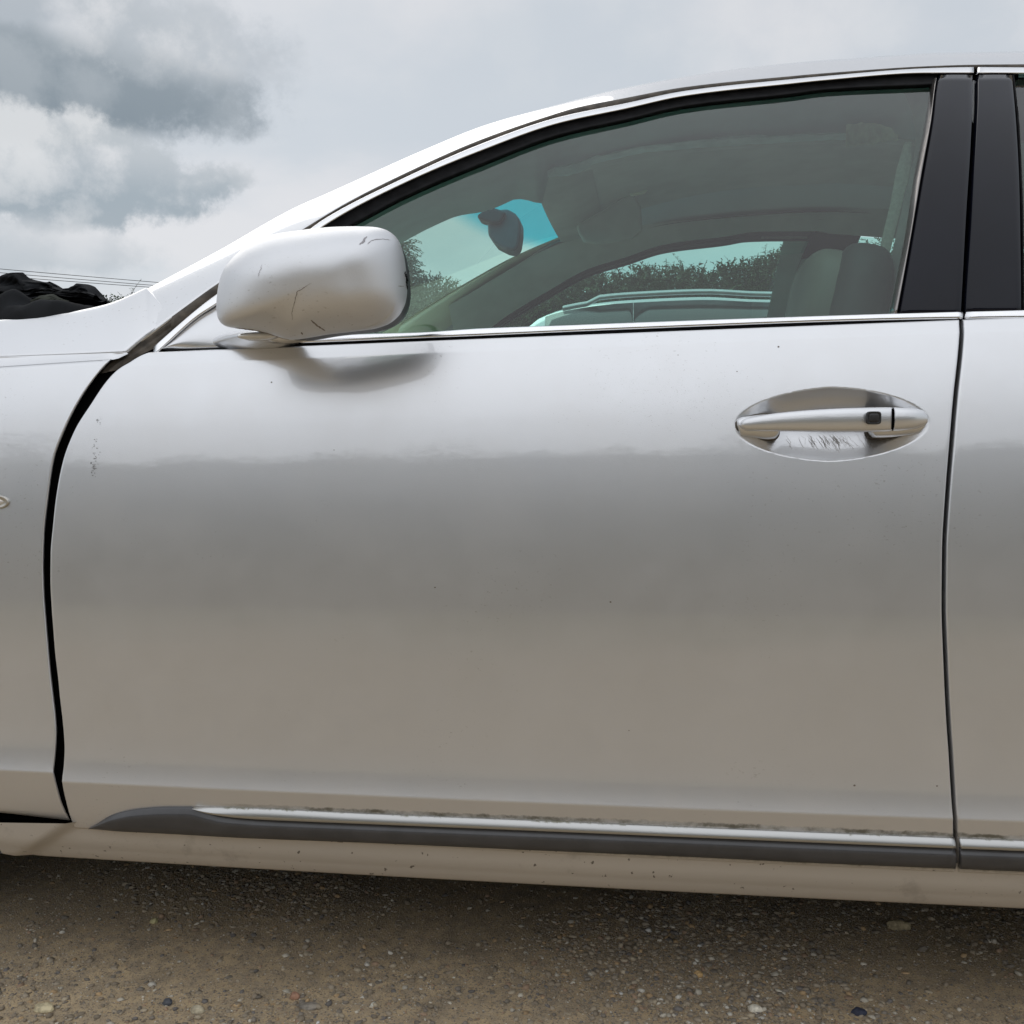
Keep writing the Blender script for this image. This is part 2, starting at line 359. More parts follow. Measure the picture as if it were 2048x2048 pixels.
# seam curves (x as a function of z) traced on the body surface
LG = [(343,632),(300,668.6),(259,703.5),(224,720),(197,747.5),(160,799),(129,859),(107,918),(94.4,1000),(86.7,1072),(85,1130),(86.2,1181),(90,1235),(94.4,1290),(99.8,1350),(105.6,1400),(109.4,1434),(111,1472),(107.5,1520),(105.2,1538),(106,1550),(110.4,1568),(115.6,1588),(121.3,1607),(129,1625),(135.7,1638),(143,1652)]
LD = [(300,704),(285,709),(255,726),(233,740),(215,758),(181,807),(147.5,861),(124,923.5),(109.8,1000),(104,1054),(99.5,1109),(99,1154),(101.2,1208),(105.2,1263),(109,1310),(114.6,1357),(118.4,1396),(122.8,1434),(126.3,1472),(127.4,1505),(125.6,1535),(123.4,1552),(122.8,1566),(127,1588),(131.7,1607),(136.3,1625),(145.3,1650),(151,1664)]
RS = [(1923,640),(1921.5,700),(1911.5,793),(1904,880),(1894.5,1000),(1889,1100),(1888,1200),(1892,1330),(1898,1450),(1901.6,1500),(1906,1572),(1911,1645),(1912,1686),(1914,1732)]
def xcurve(pts, S, dx=0.0):
    P = unp([p[0] + dx for p in pts], [p[1] for p in pts], S); return pchip(P[:, 2], P[:, 0])
xFen = xcurve([p for p in LG if p[1] >= 719], Sfend); xDoorL = xcurve(LD, Sbody)
xDoorR = xcurve(RS, Sbody, -3.6); xRearL = xcurve(RS, Sbody, 4.0)

# handle recess frame
HC = unp([1664], [848], Sbody)[0]; HL = unp([1468], [850], Sbody)[0]; HRr = unp([1859.5], [843.5], Sbody)[0]
HT = unp([1679.5], [774.5], Sbody)[0]; HB = unp([1658], [922], Sbody)[0]
ha = (HRr[0] - HL[0]) / 2; hb = (HT[2] - HB[2]) / 2; hx = (HRr[0] + HL[0]) / 2; hz = (HT[2] + HB[2]) / 2
hsl = (HRr[2] - HL[2]) / (HRr[0] - HL[0])
def dimple(x, z):
    u = (x - hx) / ha; v = (z - hz - hsl * (x - hx)) / (hb * (1 - .10 * np.abs(u)))
    r = np.sqrt(u*u + v*v)
    f = np.clip(1 - r, 0, 1); f = f + .0 * u
    s = np.where(r < 1, (1 - np.clip(r, 0, 1)**2.4), 0)
    k = np.clip((1.0 - np.abs(u)) / .62, 0, 1); k = k*k*(3 - 2*k)
    return (.009 + .019 * k) * s * np.clip((1.04 - r) / .07, 0, 1)

BODYLINES = lambda zb, zc: [zb, zc, (lambda x: .5 + 0*x), zledge, zbelt]
doorbot = lambda x: .232 + 0 * np.asarray(x, float)
hx0 = (hx - ha * 1.06 - xDoorL(.8)) / (xDoorR(.8) - xDoorL(.8)); hx1 = (hx + ha * 1.06 - xDoorL(.8)) / (xDoorR(.8) - xDoorL(.8))
hf0 = (hz - hb * 1.25 - .5) / (.925 - .5); hf1 = (hz + hb * 1.3 - .5) / (.925 - .5)
mid_rows = sorted(set(list(np.round(np.linspace(0, 1, 60), 6)) + list(np.round(np.linspace(hf0, hf1, 110), 6)) + [.97, .98, .985, .99, .994, .997]))
ROWS = [fr(18, .03, .06), fr(50, .02), mid_rows, fr(9, .15, .2)]
FD = skin('front_door', xDoorL, xDoorR, BODYLINES(doorbot, zcrease), Sbody, CAR, edgeU(1.2, 90, np.linspace(hx0, hx1, 170)), ROWS, disp=dimple)
ROWS_S = [fr(14, .03, .06), fr(40, .02), fr(50, 0, .03), fr(9, .15, .2)]

# rear door, quarter panel
xRearR = pchip([.2, .3, .5, .7, .85, .96], [1.36, 1.38, 1.43, 1.46, 1.45, 1.42])
RD = skin('rear_door', xRearL, xRearR, BODYLINES(doorbot, zcrease), Sbody, CAR, edgeU(1.0, 60), ROWS_S)
WR, RW, FW = .345, 1.84, -1.40
def arch(x, cx, base, rad=.375, cz=.33):
    x = np.asarray(x, float); h = np.sqrt(np.maximum(rad**2 - (x - cx)**2, 0)); return np.maximum(base, np.where(h > 0, cz + h, 0))
# front fender lower part: skin between its seam and the bumper line
fbot_tr = unp([0, 142], [1626, 1642], Sfend); fbp = np.polyfit(fbot_tr[:, 0], fbot_tr[:, 2], 1)
def grid_panel(name, xs_of, zlo, zhi, S, ncol, nrow, parent=CAR, flange=.03, m=PAINT):
    out = np.zeros((nrow, ncol, 3))
    for i in range(nrow):
        f = i / (nrow - 1); xx = None
        xx = np.linspace(*xs_of(.6), ncol)
        for _ in range(10):
            z = zlo(xx) * (1 - f) + zhi(xx) * f
            a, b = xs_of(z); xx = .5 * xx + .5 * (a + (b - a) * np.linspace(0, 1, ncol))
        z = zlo(xx) * (1 - f) + zhi(xx) * f
        out[i] = np.stack([xx, S(xx, z), z], -1)
    return sheet(name, out, m, parent, flange)
fcr1 = unp([0, 248], [716, 707], yb0); fcr2 = unp([0, 224], [735, 720], yb0)
pf1 = np.polyfit(fcr1[:, 0], fcr1[:, 2], 1); pf2 = np.polyfit(fcr2[:, 0], fcr2[:, 2], 1)
zf2 = lambda x: np.polyval(pf2, np.maximum(x, -1.3)); zf1 = lambda x: np.polyval(pf1, np.maximum(x, -1.3))
def xsF(z): return -1.80 + 0*z, xFen(z)
fen_lo = lambda x: arch(x, FW, np.polyval(fbp, x))
def fender_profile(x, z):
    # same profile as the doors but with its shoulder line where the fender's own crease runs
    x = np.asarray(x, float); z = np.asarray(z, float)
    c_, l_ = zcreaseF(x), zf2(x)
    ze = np.where(z < c_, z - c_ + .307, np.where(z < .5, .307 + (z - c_) / (.5 - c_) * (.5 - .307), .5 + (z - .5) / (l_ - .5) * (.9175 - .5)))
    return prof(np.minimum(ze, .9175)) + plan(x)
FSET = .004
FE = skin('front_fender', lambda z: -1.80 + 0*z, xFen, [lambda x: np.minimum(fen_lo(x), zcreaseF(x) - .002), lambda x: np.maximum(fen_lo(x), zcreaseF(x)), lambda x: np.maximum(.5 + 0*x, fen_lo(x) + .01), zf2], off(fender_profile, -FSET*0), CAR,
          edgeU(1.0, 120), [fr(14, 0, .06), fr(40, .02), fr(60)], flange=.002, r=.0018, top=False)
xQL = lambda z: xRearR(z) + .006
QP = skin('quarter_panel', xQL, lambda z: 2.55 + 0*z, [lambda x: np.minimum(arch(x, RW, .235), zcrease(x) - .002), lambda x: np.maximum(arch(x, RW, .235), zcrease(x)), lambda x: np.maximum(.5 + 0*x, arch(x, RW, .235) + .01), lambda x: zbelt(np.minimum(x, 1.6))], Sbody, CAR,
          edgeU(1.1, 110), [fr(12), fr(30), fr(40)], flange=.03)

# ------------------------------------------------------------------ ribbons lying on the body
def ribbon(name, lo, hi, S, m, parent, xs=None, zs=None, th=.004, bulge=.0, nc=7, lift=0.0, inset=.0015, back=.012):
    """strip between two px curves lo/hi given as lists of pixels; stations along x (or y when zs)"""
    if zs is None:
        a = xs[0]; b = xs[1]; n = xs[2]; st = np.linspace(a, b, n)
        fl = pchip(*zip(*lo)); fh = pchip(*zip(*hi))
        A = unp(st, fl(st), S); B = unp(st, fh(st), S)
    else:
        st = np.linspace(*zs)
        fl = pchip([p[1] for p in lo], [p[0] for p in lo]); fh = pchip([p[1] for p in hi], [p[0] for p in hi])
        A = unp(fl(st), st, S); B = unp(fh(st), st, S)
    return strip(name, A, B, S, m, parent, th, bulge, nc, lift, inset, back, zs is not None)
def strip(name, A, B, S, m, parent, th=.004, bulge=.0, nc=7, lift=0.0, inset=.0015, back=.012, vert=False):
    n = len(A)
    prof_ = [(0, back), (0, -th * .35)]
    ts = np.linspace(0, 1, nc)
    for t in ts: prof_.append((t, None))
    prof_ += [(1, -th * .35), (1, back)]
    P = np.zeros((len(prof_), n, 3))
    wd = np.linalg.norm(B - A, axis=1); ii = np.clip(inset / np.maximum(wd, 1e-5), 0, .35)
    for k, (t, o) in enumerate(prof_):
        if o is None:
            tt = ii + (1 - 2*ii) * t; oo = -(th + bulge * (1 - (2*t - 1)**2))
        else: tt = np.full(n, t); oo = o
        q = A * (1 - tt)[:, None] + B * tt[:, None]
        y = S(q[:, 0], q[:, 2]) + oo - lift
        q = q.copy(); q[:, 1] = y; P[k] = q
    # end caps by pinching first/last station inward
    P = np.concatenate([P[:, :1] + [0, back, 0], P, P[:, -1:] + [0, back, 0]], axis=1)
    return sheet(name, P, m, parent, 0, flip=vert)

RUBU = [(342,634),(435,567),(598,463),(650,431),(700,402),(805,349),(960,280),(1116,226),(1150,216),(1250,196),(1367,174.5),(1585,152),(1648,146.5),(1855,132.5),(1945,129.5),(2048,128.5)]
CHU  = [(302,702),(400,617),(433,592),(598,478),(650,440),(805,360),(960,291),(1116,237),(1250,209),(1367,184.5),(1585,160.5),(1648,154.6),(1855,139),(1945,136.8),(2048,137.5)]
CHL  = [(323,702),(400,633),(433,612),(598,494),(650,454),(805,371),(960,305),(1116,249.5),(1250,220.5),(1367,195),(1585,170),(1648,163.5),(1855,149),(1945,149),(2048,149.4)]
BLL  = [(598,517),(650,477),(700,452),(805,396.5),(960,330),(1116,271.5),(1250,241),(1367,214),(1585,189),(1648,180.5),(1855,170.5),(1870,169.8)]
SIL  = [(-300,672),(-150,656),(0,638.7),(124,626),(207,610),(297,576)]
SILR = [(297,576),(435,502),(594,413),(650,388.5),(700,366),(849,299),(973,249),(1116,209),(1250,175),(1484,136),(1648,120),(1772,112),(1855,106),(2048,102)]
DT = empty('upper_door_trim'); DT.parent = CAR
DT.name = 'door_window_frame'
ribbon('weather_strip', [(a, b - .5) for a, b in CHU], RUBU, Sglass, RUBBER_BR, DT, xs=(345, 3450, 220), th=.004, bulge=.003, lift=-.002)
ribbon('bright_trim', CHL, CHU, Sglass, SATIN, DT, xs=(312, 1944.5, 170), th=.007, bulge=.0006, nc=9, inset=.001)
ribbon('bright_trim', CHL, CHU, Sglass, SATIN, DT, xs=(1953.5, 3450, 60), th=.007, bulge=.0006, nc=9, inset=.001)
ribbon('glass_run', BLL, [(a, b + .5) for a, b in CHL], off(Sglass, .004), RUBBER, DT, xs=(520, 1874, 130), th=.003, bulge=-.004, nc=7)
# door frame plate behind everything (keeps gaps dark)
ribbon('frame_backing', [(a, b + 2) for a, b in CHL], [(a, b - 6) for a, b in RUBU], off(Sglass, .014), BLACK, DT, xs=(372, 3400, 110), th=.001)

# belt line
BLU = [(330,705),(560,683),(659,673.5),(705,669.5),(850,665),(960,657.6),(1150,650.5),(1250,646.5),(1850,626),(2048,621)]
BLO = [(330,703),(560,690.5),(767,681.5),(960,673.5),(1150,665.2),(1250,661),(1850,641),(2048,638.5)]
DKL = [(290,706),(400,701.5),(560,694.5),(767,685.5),(960,677.5),(1150,669.5),(1250,665),(1850,645.5),(2048,642.5)]
ribbon('belt_moulding', BLO, BLU, Sglass, SATIN, DT, xs=(600, 1921, 130), th=.007, bulge=.0014, nc=9, inset=.001, lift=.002)
ribbon('belt_moulding', BLO, BLU, Sglass, SATIN, DT, xs=(1928, 3500, 60), th=.007, bulge=.0014, nc=9, inset=.001, lift=.002)
ribbon('belt_seal', [(a, b + .5) for a, b in DKL], [(a, b - 1) for a, b in BLO], Sglass, RUBBER, DT, xs=(292, 3500, 200), th=.002, lift=.001)

# ------------------------------------------------------------------ glass
def glass_patch(name, bottom, top, xs, n, m=GLASS, o=.010, nr=14, parent=CAR):
    st = np.linspace(xs[0], xs[1], n); fb = pchip(*zip(*bottom)); ft = pchip(*zip(*top))
    A = unp(st, fb(st), off(Sglass, o)); B = unp(st, ft(st), off(Sglass, o))
    P = np.zeros((nr, n, 3))
    for i in range(nr):
        f = i / (nr - 1); q = A * (1 - f) + B * f; q[:, 1] = Sglass(q[:, 0], q[:, 2]) + o; P[i] = q
    return sheet(name, P, m, parent)
GB = [(a, b + 10) for a, b in BLU]
glass_patch('front_window_glass', GB, [(a, min(b - 6, 700)) for a, b in [(470, 640)] + BLL[0:]], (560, 1886), 110)
# sail panel behind the mirror
ribbon('mirror_sail_panel', [(a, b - 3) for a, b in DKL], [(323, 702.5), (400, 634), (433, 613.5), (598, 500), (640, 480)], off(Sglass, .002), PAINT, CAR, xs=(326, 628, 60), th=.003, bulge=.006, nc=16)

# B pillar
PLl = [(1879,150),(1876,156),(1863,249),(1847,340),(1828,450),(1797,626),(1794,642)]
PLr = [(1944,150),(1944,195),(1940,298),(1932,423),(1921,626),(1920,642)]
ribbon('pillar_cover', PLl, PLr, Sglass, PIANO, CAR, zs=(153, 630, 40), th=.006, bulge=.0015, nc=9)
PRl = [(1953.5,150),(1953,195),(1949,278),(1944,360),(1939,450),(1927.5,626),(1927,642)]
PRr = [(2023,150),(2031,247),(2037,360),(2039,443),(2041,626),(2041,642)]
ribbon('pillar_cover', PRl, PRr, Sglass, PIANO, CAR, zs=(153, 626, 40), th=.006, bulge=.0015, nc=9)
GRl = [(1864,168),(1855,236),(1840.5,309),(1830,360.6),(1817,450),(1782,626)]
ribbon('pillar_bright_strip', GRl, [(a - 1.5, b) for a, b in PLl], off(Sglass, .001), simple('satin_dark_metal', (.30, .28, .27), .22, .95), CAR, zs=(160, 630, 40), th=.005, bulge=.004, nc=9)
ribbon('pillar_backing', [(1868, 150), (1790, 642)], [(2036, 150), (2048, 642)], off(Sglass, .016), BLACK, CAR, zs=(140, 650, 12), th=.001)
RGl = [(2024,165),(2033,247),(2038.5,360),(2041,443),(2043,626)]
ribbon('rear_glass_run', RGl, [(a + 5, b) for a, b in RGl], off(Sglass, .001), RUBBER, CAR, zs=(150, 628, 30), th=.005)

# ------------------------------------------------------------------ roof rail / A pillar outer band and fender top
def band_pts(pxs, low, sil, S, so_, kk=.035, nb=16, kfrom=None):
    fl = pchip(*zip(*low)); fs = pchip(*zip(*sil))
    A = unp(pxs, fl(pxs), S); Sx = unp(pxs, fs(pxs), off(Sglass, so_) if kfrom is None else kfrom)
    r = ray(pxs, fs(pxs)); r = r / np.linalg.norm(r, axis=1)[:, None]
    Kp = Sx - r * kk
    return A, Kp, Sx
def bez(A, Kp, Sx, nb=18):
    ts = np.linspace(0, 1, nb)[:, None, None]
    return (1 - ts)**2 * A[None] + 2 * ts * (1 - ts) * Kp[None] + ts**2 * Sx[None]
pxs = np.concatenate([np.linspace(262, 620, 40), np.linspace(630, 2060, 90)])
LOW = [(240,712),(300,668),(342,636)] + RUBU[1:]
LOW = [(a, b + 3) for a, b in LOW]
SILE = [(200,600),(262,586)] + SILR[0:]
A, Kp, Sx = band_pts(pxs, LOW, SILR, Sglass, .050, .040)
# continue the rail rearwards in 3D
ext_x = np.array([.75, .95, 1.15, 1.35, 1.55, 1.75, 1.95, 2.15, 2.35])
zA0, zS0 = A[-1, 2], Sx[-1, 2]
dz = np.interp(ext_x, [.5, .8, 1.1, 1.4, 1.7, 2.0, 2.35], [0, -.005, -.03, -.085, -.17, -.28, -.38])
Ae = np.stack([ext_x, np.zeros(9), np.maximum(zA0 + dz, zbelt(ext_x) + .01)], -1); Ae[:, 1] = Sglass(Ae[:, 0], Ae[:, 2])
Se = np.stack([ext_x, np.zeros(9), zS0 + dz + np.interp(ext_x, [.5, 2.35], [0, .01])], -1); Se[:, 1] = Ae[:, 1] + (Sx[-1, 1] - A[-1, 1])
Ke = Ae * .45 + Se * .55 + (Kp[-1] - A[-1] * .45 - Sx[-1] * .55)
A2 = np.concatenate([A, Ae]); K2 = np.concatenate([Kp, Ke]); S2 = np.concatenate([Sx, Se])
B = bez(A2, K2, S2)
# flange turning into the rubber channel
B = np.concatenate([(A2 + [0, .02, -.002])[None], (A2 + [0, .003, 0])[None], B], axis=0)
sheet('roof_rail', B, PAINT, CAR)

# fender top piece
pf = np.concatenate([np.linspace(-320, 224, 70), np.linspace(226, 342.5, 40)])
FLOW = [(-320, 726.5), (0, 715), (224, 707.5)]
lowbase = np.interp(pf, [-320, 360], [726.5, 704])
lowv = np.interp(pf, [-320, 248, 268, 290, 318, 342.5], [726.5, 707, 690, 672, 651.5, 633])
silf = pchip(*zip(*(SIL + [(345, 551)]))); silv = np.where(pf <= 296, silf(pf), np.interp(pf, [296, 342.5], [576, 631.5]))
def Sfu(x, z):  # fender above its shoulder
    d = np.maximum(z - zf1(x), 0); return YB + plan(x) - .002 + .42 * d + 1.8 * d*d
Af = unp(pf, lowbase, Sfu)
sfull = unp(pf, silf(pf), off(Sfu, .030))
rf = ray(pf, silf(pf)); rf /= np.linalg.norm(rf, axis=1)[:, None]
Kf = sfull - rf * .014
nb = 26; ts = np.linspace(0, 1, nb); tb = np.linspace(0, 1, 400)
P = np.zeros((nb, len(pf), 3))
for j in range(len(pf)):
    bz = lambda tt: (1-tt[:, None])**2 * Af[j] + 2*tt[:, None]*(1-tt[:, None]) * Kf[j] + tt[:, None]**2 * sfull[j]
    d_ = bz(tb) - CAM; sy = 1024 - 2048 * (d_ @ cU) / (d_ @ cF)
    k0 = np.interp(-lowv[j], -sy, tb) if lowv[j] < sy[0] else 0.0
    k1 = np.interp(-silv[j], -sy, tb) if pf[j] > 296 else 1.0
    P[:, j] = bz(k0 + (max(k1, k0 + .004) - k0) * ts)
kx = np.interp(pf, [200, 310], [0, 1]); kx = kx*kx*(3 - 2*kx); P[:, :, 1] -= .006 * kx[None, :] * (np.linspace(0, 1, nb)**.7)[:, None]
# continue forward in 3D
x0 = P[:, 0, :]; xe = [-2.0, -1.85, -1.7, -1.55, -1.4, -1.3, -1.2]
ext = [x0 + np.array([q - x0[0, 0], plan(q) - plan(x0[0, 0]), -.035 * np.clip((x0[0, 0] - q), 0, 9) - .09 * np.clip(-1.3 - q, 0, 9)**1.5]) for q in xe]
P = np.concatenate([np.stack(ext, 1), P], axis=1)
fl_rows = [P[:1] + [0, .03, .004]]
FT = sheet('fender_top', np.concatenate([P], axis=0), PAINT, FE, flange=.018)
# thin shoulder facet between the two fender creases
px2 = np.linspace(-320, 252, 60)
Lo = unp(px2, np.interp(px2, [-320, 224, 236, 252], [744, 720, 714, 706.5]), off(fender_profile, 0)); Hi = unp(px2, np.interp(px2, [-320, 248], [724.5, 705]), off(Sfu, .0006))
kb = np.clip((px2 - 212) / 20, 0, 1)
Lo0 = Lo.copy(); Lo[:, 2] = np.where(px2 < 224, zf2(Lo[:, 0]) - .0006, Lo[:, 2]); Lo[:, 1] = (1 - kb) * fender_profile(Lo[:, 0], Lo[:, 2]) + kb * (Hi[:, 1] - .004)
ts = np.linspace(0, 1, 7)[:, None, None]; Q = Lo[None] * (1 - ts) + Hi[None] * ts
Q[:, :, 1] += (.0007 * np.sin(np.linspace(0, math.pi, 7)))[:, None]
e0 = Q[:, 0]; exs = [-1.85, -1.6, -1.4, -1.3]
exq = [e0 + np.array([q - e0[0, 0], plan(q) - plan(e0[0, 0]), 0]) for q in exs]
sheet('fender_shoulder', np.concatenate([np.stack(exq, 1), Q], axis=1), PAINT, FE)

# black sheets behind the fender and door seams, standing for shade in the gaps
def seam_band(name, L, Rr, dy, m):
    P_ = []
    for (a, b) in zip(L, Rr): P_.append([a, b])
LGc = [p for p in LG if p[1] > 715]
LL = unp([p[0] - 14 for p in LGc], [p[1] for p in LGc], Sbody); RR = unp([p[0] + 34 for p in LGc], [p[1] for p in LGc], Sbody)
ch = np.stack([LL, RR]); ch[:, :, 1] += .012
sheet('hinge_pillar_shade', ch, BLACK, CAR)
# rubber seal filling the top of the gap up to the rail
gl = [(350,627),(290,673),(245,708),(222,722),(197,749)]; gr = [(366,645),(318,688),(286,708),(254,726),(233,741)]
ga = unp([p[0] for p in gl], [p[1] for p in gl], off(Sbody, .012)); gb = unp([p[0] for p in gr], [p[1] for p in gr], off(Sbody, .010))
ga[0, 1] += .014; gb[0, 1] += .016; ga[1, 1] += .004; gb[1, 1] += .006
fa = [pchip(np.arange(5), ga[:, k]) for k in range(3)]; fb = [pchip(np.arange(5), gb[:, k]) for k in range(3)]
s_ = np.linspace(0, 4, 40); GA = np.stack([f(s_) for f in fa], -1); GBp = np.stack([f(s_) for f in fb], -1)
tt = np.linspace(0, 1, 9); PP = np.stack([GA * (1 - t) + GBp * t + np.array([0, -.006 * math.sin(math.pi * t) + (.004 if .3 < t < .6 else 0), 0]) for t in tt])
sheet('gap_seal', PP, RUBBER_BR, CAR)
rs = unp([p[0] for p in RS] , [p[1] for p in RS], off(Sbody, .016)); ch = np.stack([rs - [.015, 0, 0], rs + [.015, 0, 0]])
sheet('door_gap_shade', ch, BLACK, CAR)  # black sheet in place of the shade inside the door gap

# ------------------------------------------------------------------ sill and lower mouldings
def Ssill(x, z):
    d = .245 - z
    return prof(.26) + plan(x) + .010 + .25 * np.clip(d, 0, .05) + 10.0 * np.clip(d - .028, 0, 1)**2
sb = unp([0, 52, 500, 700, 1400, 2048], [1718, 1721, 1738.6, 1750, 1788, 1827], lambda x, z: prof(.26) + plan(x) + .03)
fsb = np.polyfit(sb[1:, 0], sb[1:, 2], 1)
zsb = lambda x: np.polyval(fsb, x) + .010 * np.clip((-x - .87) / .06, 0, 1.0)
zst = lambda x: .2445 + 0*x - .045 * np.clip(-x - .775, 0, .25)
xs = np.concatenate([np.linspace(-.92, 1.40, 240)]); nr = 26
P = np.zeros((nr + 6, len(xs), 3))
for i in range(nr):
    f = i / (nr - 1); z = zst(xs) * (1 - f) + zsb(xs) * f
    P[i] = np.stack([xs, Ssill(xs, z), z], -1)
lastz = zsb(xs)
for k in range(6):
    a = (k + 1) / 6 * math.pi / 2
    P[nr + k] = np.stack([xs, Ssill(xs, lastz) + .012 * math.sin(a) + .02 * k, lastz - .006 * (1 - math.cos(a))], -1)
gapP = np.concatenate([P[:1] + [0, .0015, -.0005], P[:1] + [0, .022, -.001], P[:1] + [0, .030, .05]])
sheet('sill_gap_shade', gapP, BLACK, CAR)  # black sheet painted in for the shadow between fender and sill
tw = np.clip((-.74 - P[:, :, 0]) / .06, 0, 1); P[:, :, 1] += 0 * tw
# splayed front end of the sill (turns outward ahead of the door)
wz = np.clip((P[:, :, 2] - .18) / .065, 0, 1)
edge = -.78 - .10 * (1 - wz)
P[:, :, 1] -= .014 * np.clip((edge - P[:, :, 0]) / .02, 0, 1)
sheet('rocker_sill', P, PAINT, CAR, flip=True)

def Smould(x, z): return Sbody(x, z) - .0012
TT = [(178,1656),(196,1645),(225,1629),(274,1617.5),(336,1613),(388,1613),(500,1615.8),(700,1625),(1050,1639.5),(1400,1654.5),(1648,1664.6),(1906,1675),(2048,1680.5),(2300,1691)]
TB = [(178,1658),(259,1662.5),(500,1675),(700,1682.5),(1050,1698),(1400,1713),(1648,1725),(1909,1735.5),(2048,1741.5),(2300,1753)]
CLo = [(388,1614.5),(400,1619),(430,1627),(500,1635),(600,1640),(700,1644),(1050,1658),(1400,1672.5),(1648,1683),(1908,1693.5),(2048,1699),(2300,1709)]
MD = empty('lower_door_moulding'); MD.parent = CAR
def mould(x0, x1, n, cx0):
    # dark body of the moulding, with a lit upper shoulder
    st = np.concatenate([np.linspace(x0, x0 + 40, 24), np.linspace(x0 + 45, x1, n)]); ft = pchip(*zip(*TT)); fb_ = pchip(*zip(*TB)); fc = pchip(*zip(*CLo))
    top = np.where(st < 388, ft(st), np.where(st < 430, fc(st) - 1, fc(st) + .8))
    A_ = unp(st, fb_(st), Smould); B_ = unp(st, top, Smould)
    pr = [(0, .020), (0, -.002), (.04, -.006), (.3, -.0085), (.6, -.0095), (.72, -.0090), (.80, -.0072), (.93, -.003), (.98, -.0015), (1, .004), (1, .02)]
    P_ = np.stack([A_ * (1 - t) + B_ * t + np.array([0, o, 0]) for t, o in pr])
    if x0 < 300:
        k = np.clip((st - x0) / 60, 0, 1)[None, :]; P_[:, :, 1] += .006 * (1 - k)
    P_ = np.concatenate([P_[:, :1] + [0, .02, 0], P_, P_[:, -1:] + [0, .02, 0]], axis=1)
    sheet('moulding_strip', P_, MOULD, MD)
    # bright insert
    st = np.concatenate([np.linspace(max(cx0, x0), max(cx0, x0) + 110, 30), np.linspace(max(cx0, x0) + 115, x1, n)])
    A_ = unp(st, fc(st) - .8, Smould); B_ = unp(st, ft(st), Smould)
    pr = [(0, .006), (.0, -.0072), (.05, -.0084), (.3, -.0072), (.55, -.0054), (.8, -.0032), (.95, -.0012), (1, .001), (1, .01)]
    P_ = np.stack([A_ * (1 - t) + B_ * t + np.array([0, o, 0]) for t, o in pr])
    P_ = np.concatenate([P_[:, :1] + [0, .01, 0], P_, P_[:, -1:] + [0, .01, 0]], axis=1)
    sheet('bright_insert', P_, CHROME_D, MD)
mould(178.5, 1908.5, 150, 389)
mould(1918.5, 3300, 60, 1918.5)

# ------------------------------------------------------------------ door handle
HD = empty('door_handle'); HD.parent = CAR
def plate(x, z): return Sbody(x, z)
def loft_handle(name, pxs_, top, bot, front, depth, m, capL=True, capR=True, n=60):
    """a closed rounded body; front/depth (functions of normalised length) are distances ahead of / behind the skin"""
    st = np.linspace(pxs_[0], pxs_[1], n); s = np.linspace(0, 1, n)
    T = unp(st, pchip(*zip(*top))(st), off(Sbody, -.012)); Bm = unp(st, pchip(*zip(*bot))(st), off(Sbody, -.012))
    V = []; M = 20
    for i in range(n):
        xc = (T[i, 0] + Bm[i, 0]) / 2; zc = (T[i, 2] + Bm[i, 2]) / 2; hh = (T[i, 2] - Bm[i, 2]) / 2
        yf = float(Sbody(xc, zc)) - front(s[i]); yk = float(Sbody(xc, zc)) + depth(s[i]); hy = (yk - yf) / 2; yc = (yf + yk) / 2
        cap = 1.0
        if capL and s[i] < .04: cap = math.sqrt(max(0, 1 - ((.04 - s[i]) / .04)**2))
        if capR and s[i] > .96: cap = math.sqrt(max(0, 1 - ((s[i] - .96) / .04)**2))
        for k in range(M):
            a = 2 * math.pi * k / M; ca, sa = math.cos(a), math.sin(a); e = .62
            V.append((xc, yc + hy * cap**.5 * math.copysign(abs(ca)**e, -ca), zc + hh * cap * math.copysign(abs(sa)**e, sa)))
    F = []
    for i in range(n - 1):
        for k in range(M):
            F.append((i*M + k, (i+1)*M + k, (i+1)*M + (k+1) % M, i*M + (k+1) % M))
    F.append(tuple(range(M))); F.append(tuple((n-1)*M + k for k in range(M-1, -1, -1)))
    return mk(name, V, F, m, HD)
HTop = [(1476,846),(1482,841),(1493,836.6),(1520,831),(1555,826),(1610,821),(1679.5,817),(1740,815),(1779,814.3),(1800,815),(1844,819.5),(1852,825),(1858,836)]
HBot = [(1476,852),(1482,857),(1493,861.5),(1520,862.6),(1555,863),(1679.5,864.6),(1738,864.2),(1785,862.5),(1815,860),(1840,855.5),(1852,850),(1858,844)]
fro = lambda s: .012 + .020 * math.sin(math.pi * min(max(.08 + .80 * s, 0), 1))**.8
loft_handle('handle_grip', (1478, 1782.3), HTop, HBot, fro, lambda s: .002 - .012 * math.sin(math.pi * s), PAINT, True, False, 90)
loft_handle('handle_end_cap', (1785.2, 1857), HTop, HBot, lambda s: .0255 - .012 * s * s, lambda s: .006, PAINT, False, True, 40)
loft_handle('handle_joint', (1780, 1788), [(a, b + 1) for a, b in HTop], [(a, b - 1) for a, b in HBot], lambda s: .0225, lambda s: .006, BLACK, False, False, 4)
FB1 = [(1477,856),(1484,871),(1510,875),(1540,878.5),(1552,877),(1561,868)]
loft_handle('handle_foot', (1474, 1563), [(1474,840),(1486,833),(1500,831),(1540,827),(1563,829)], FB1, lambda s: .007 + .004*s, lambda s: .02, PAINT, True, True, 30)
FB2 = [(1740,864),(1748,872),(1754,875.6),(1785,874.5),(1810,871.5),(1844,865),(1856,852)]
loft_handle('handle_foot', (1739, 1857.5), [(1739,824),(1760,818),(1800,818),(1844,823),(1857,836)], FB2, lambda s: .014 - .006*s, lambda s: .02, PAINT, True, True, 40)
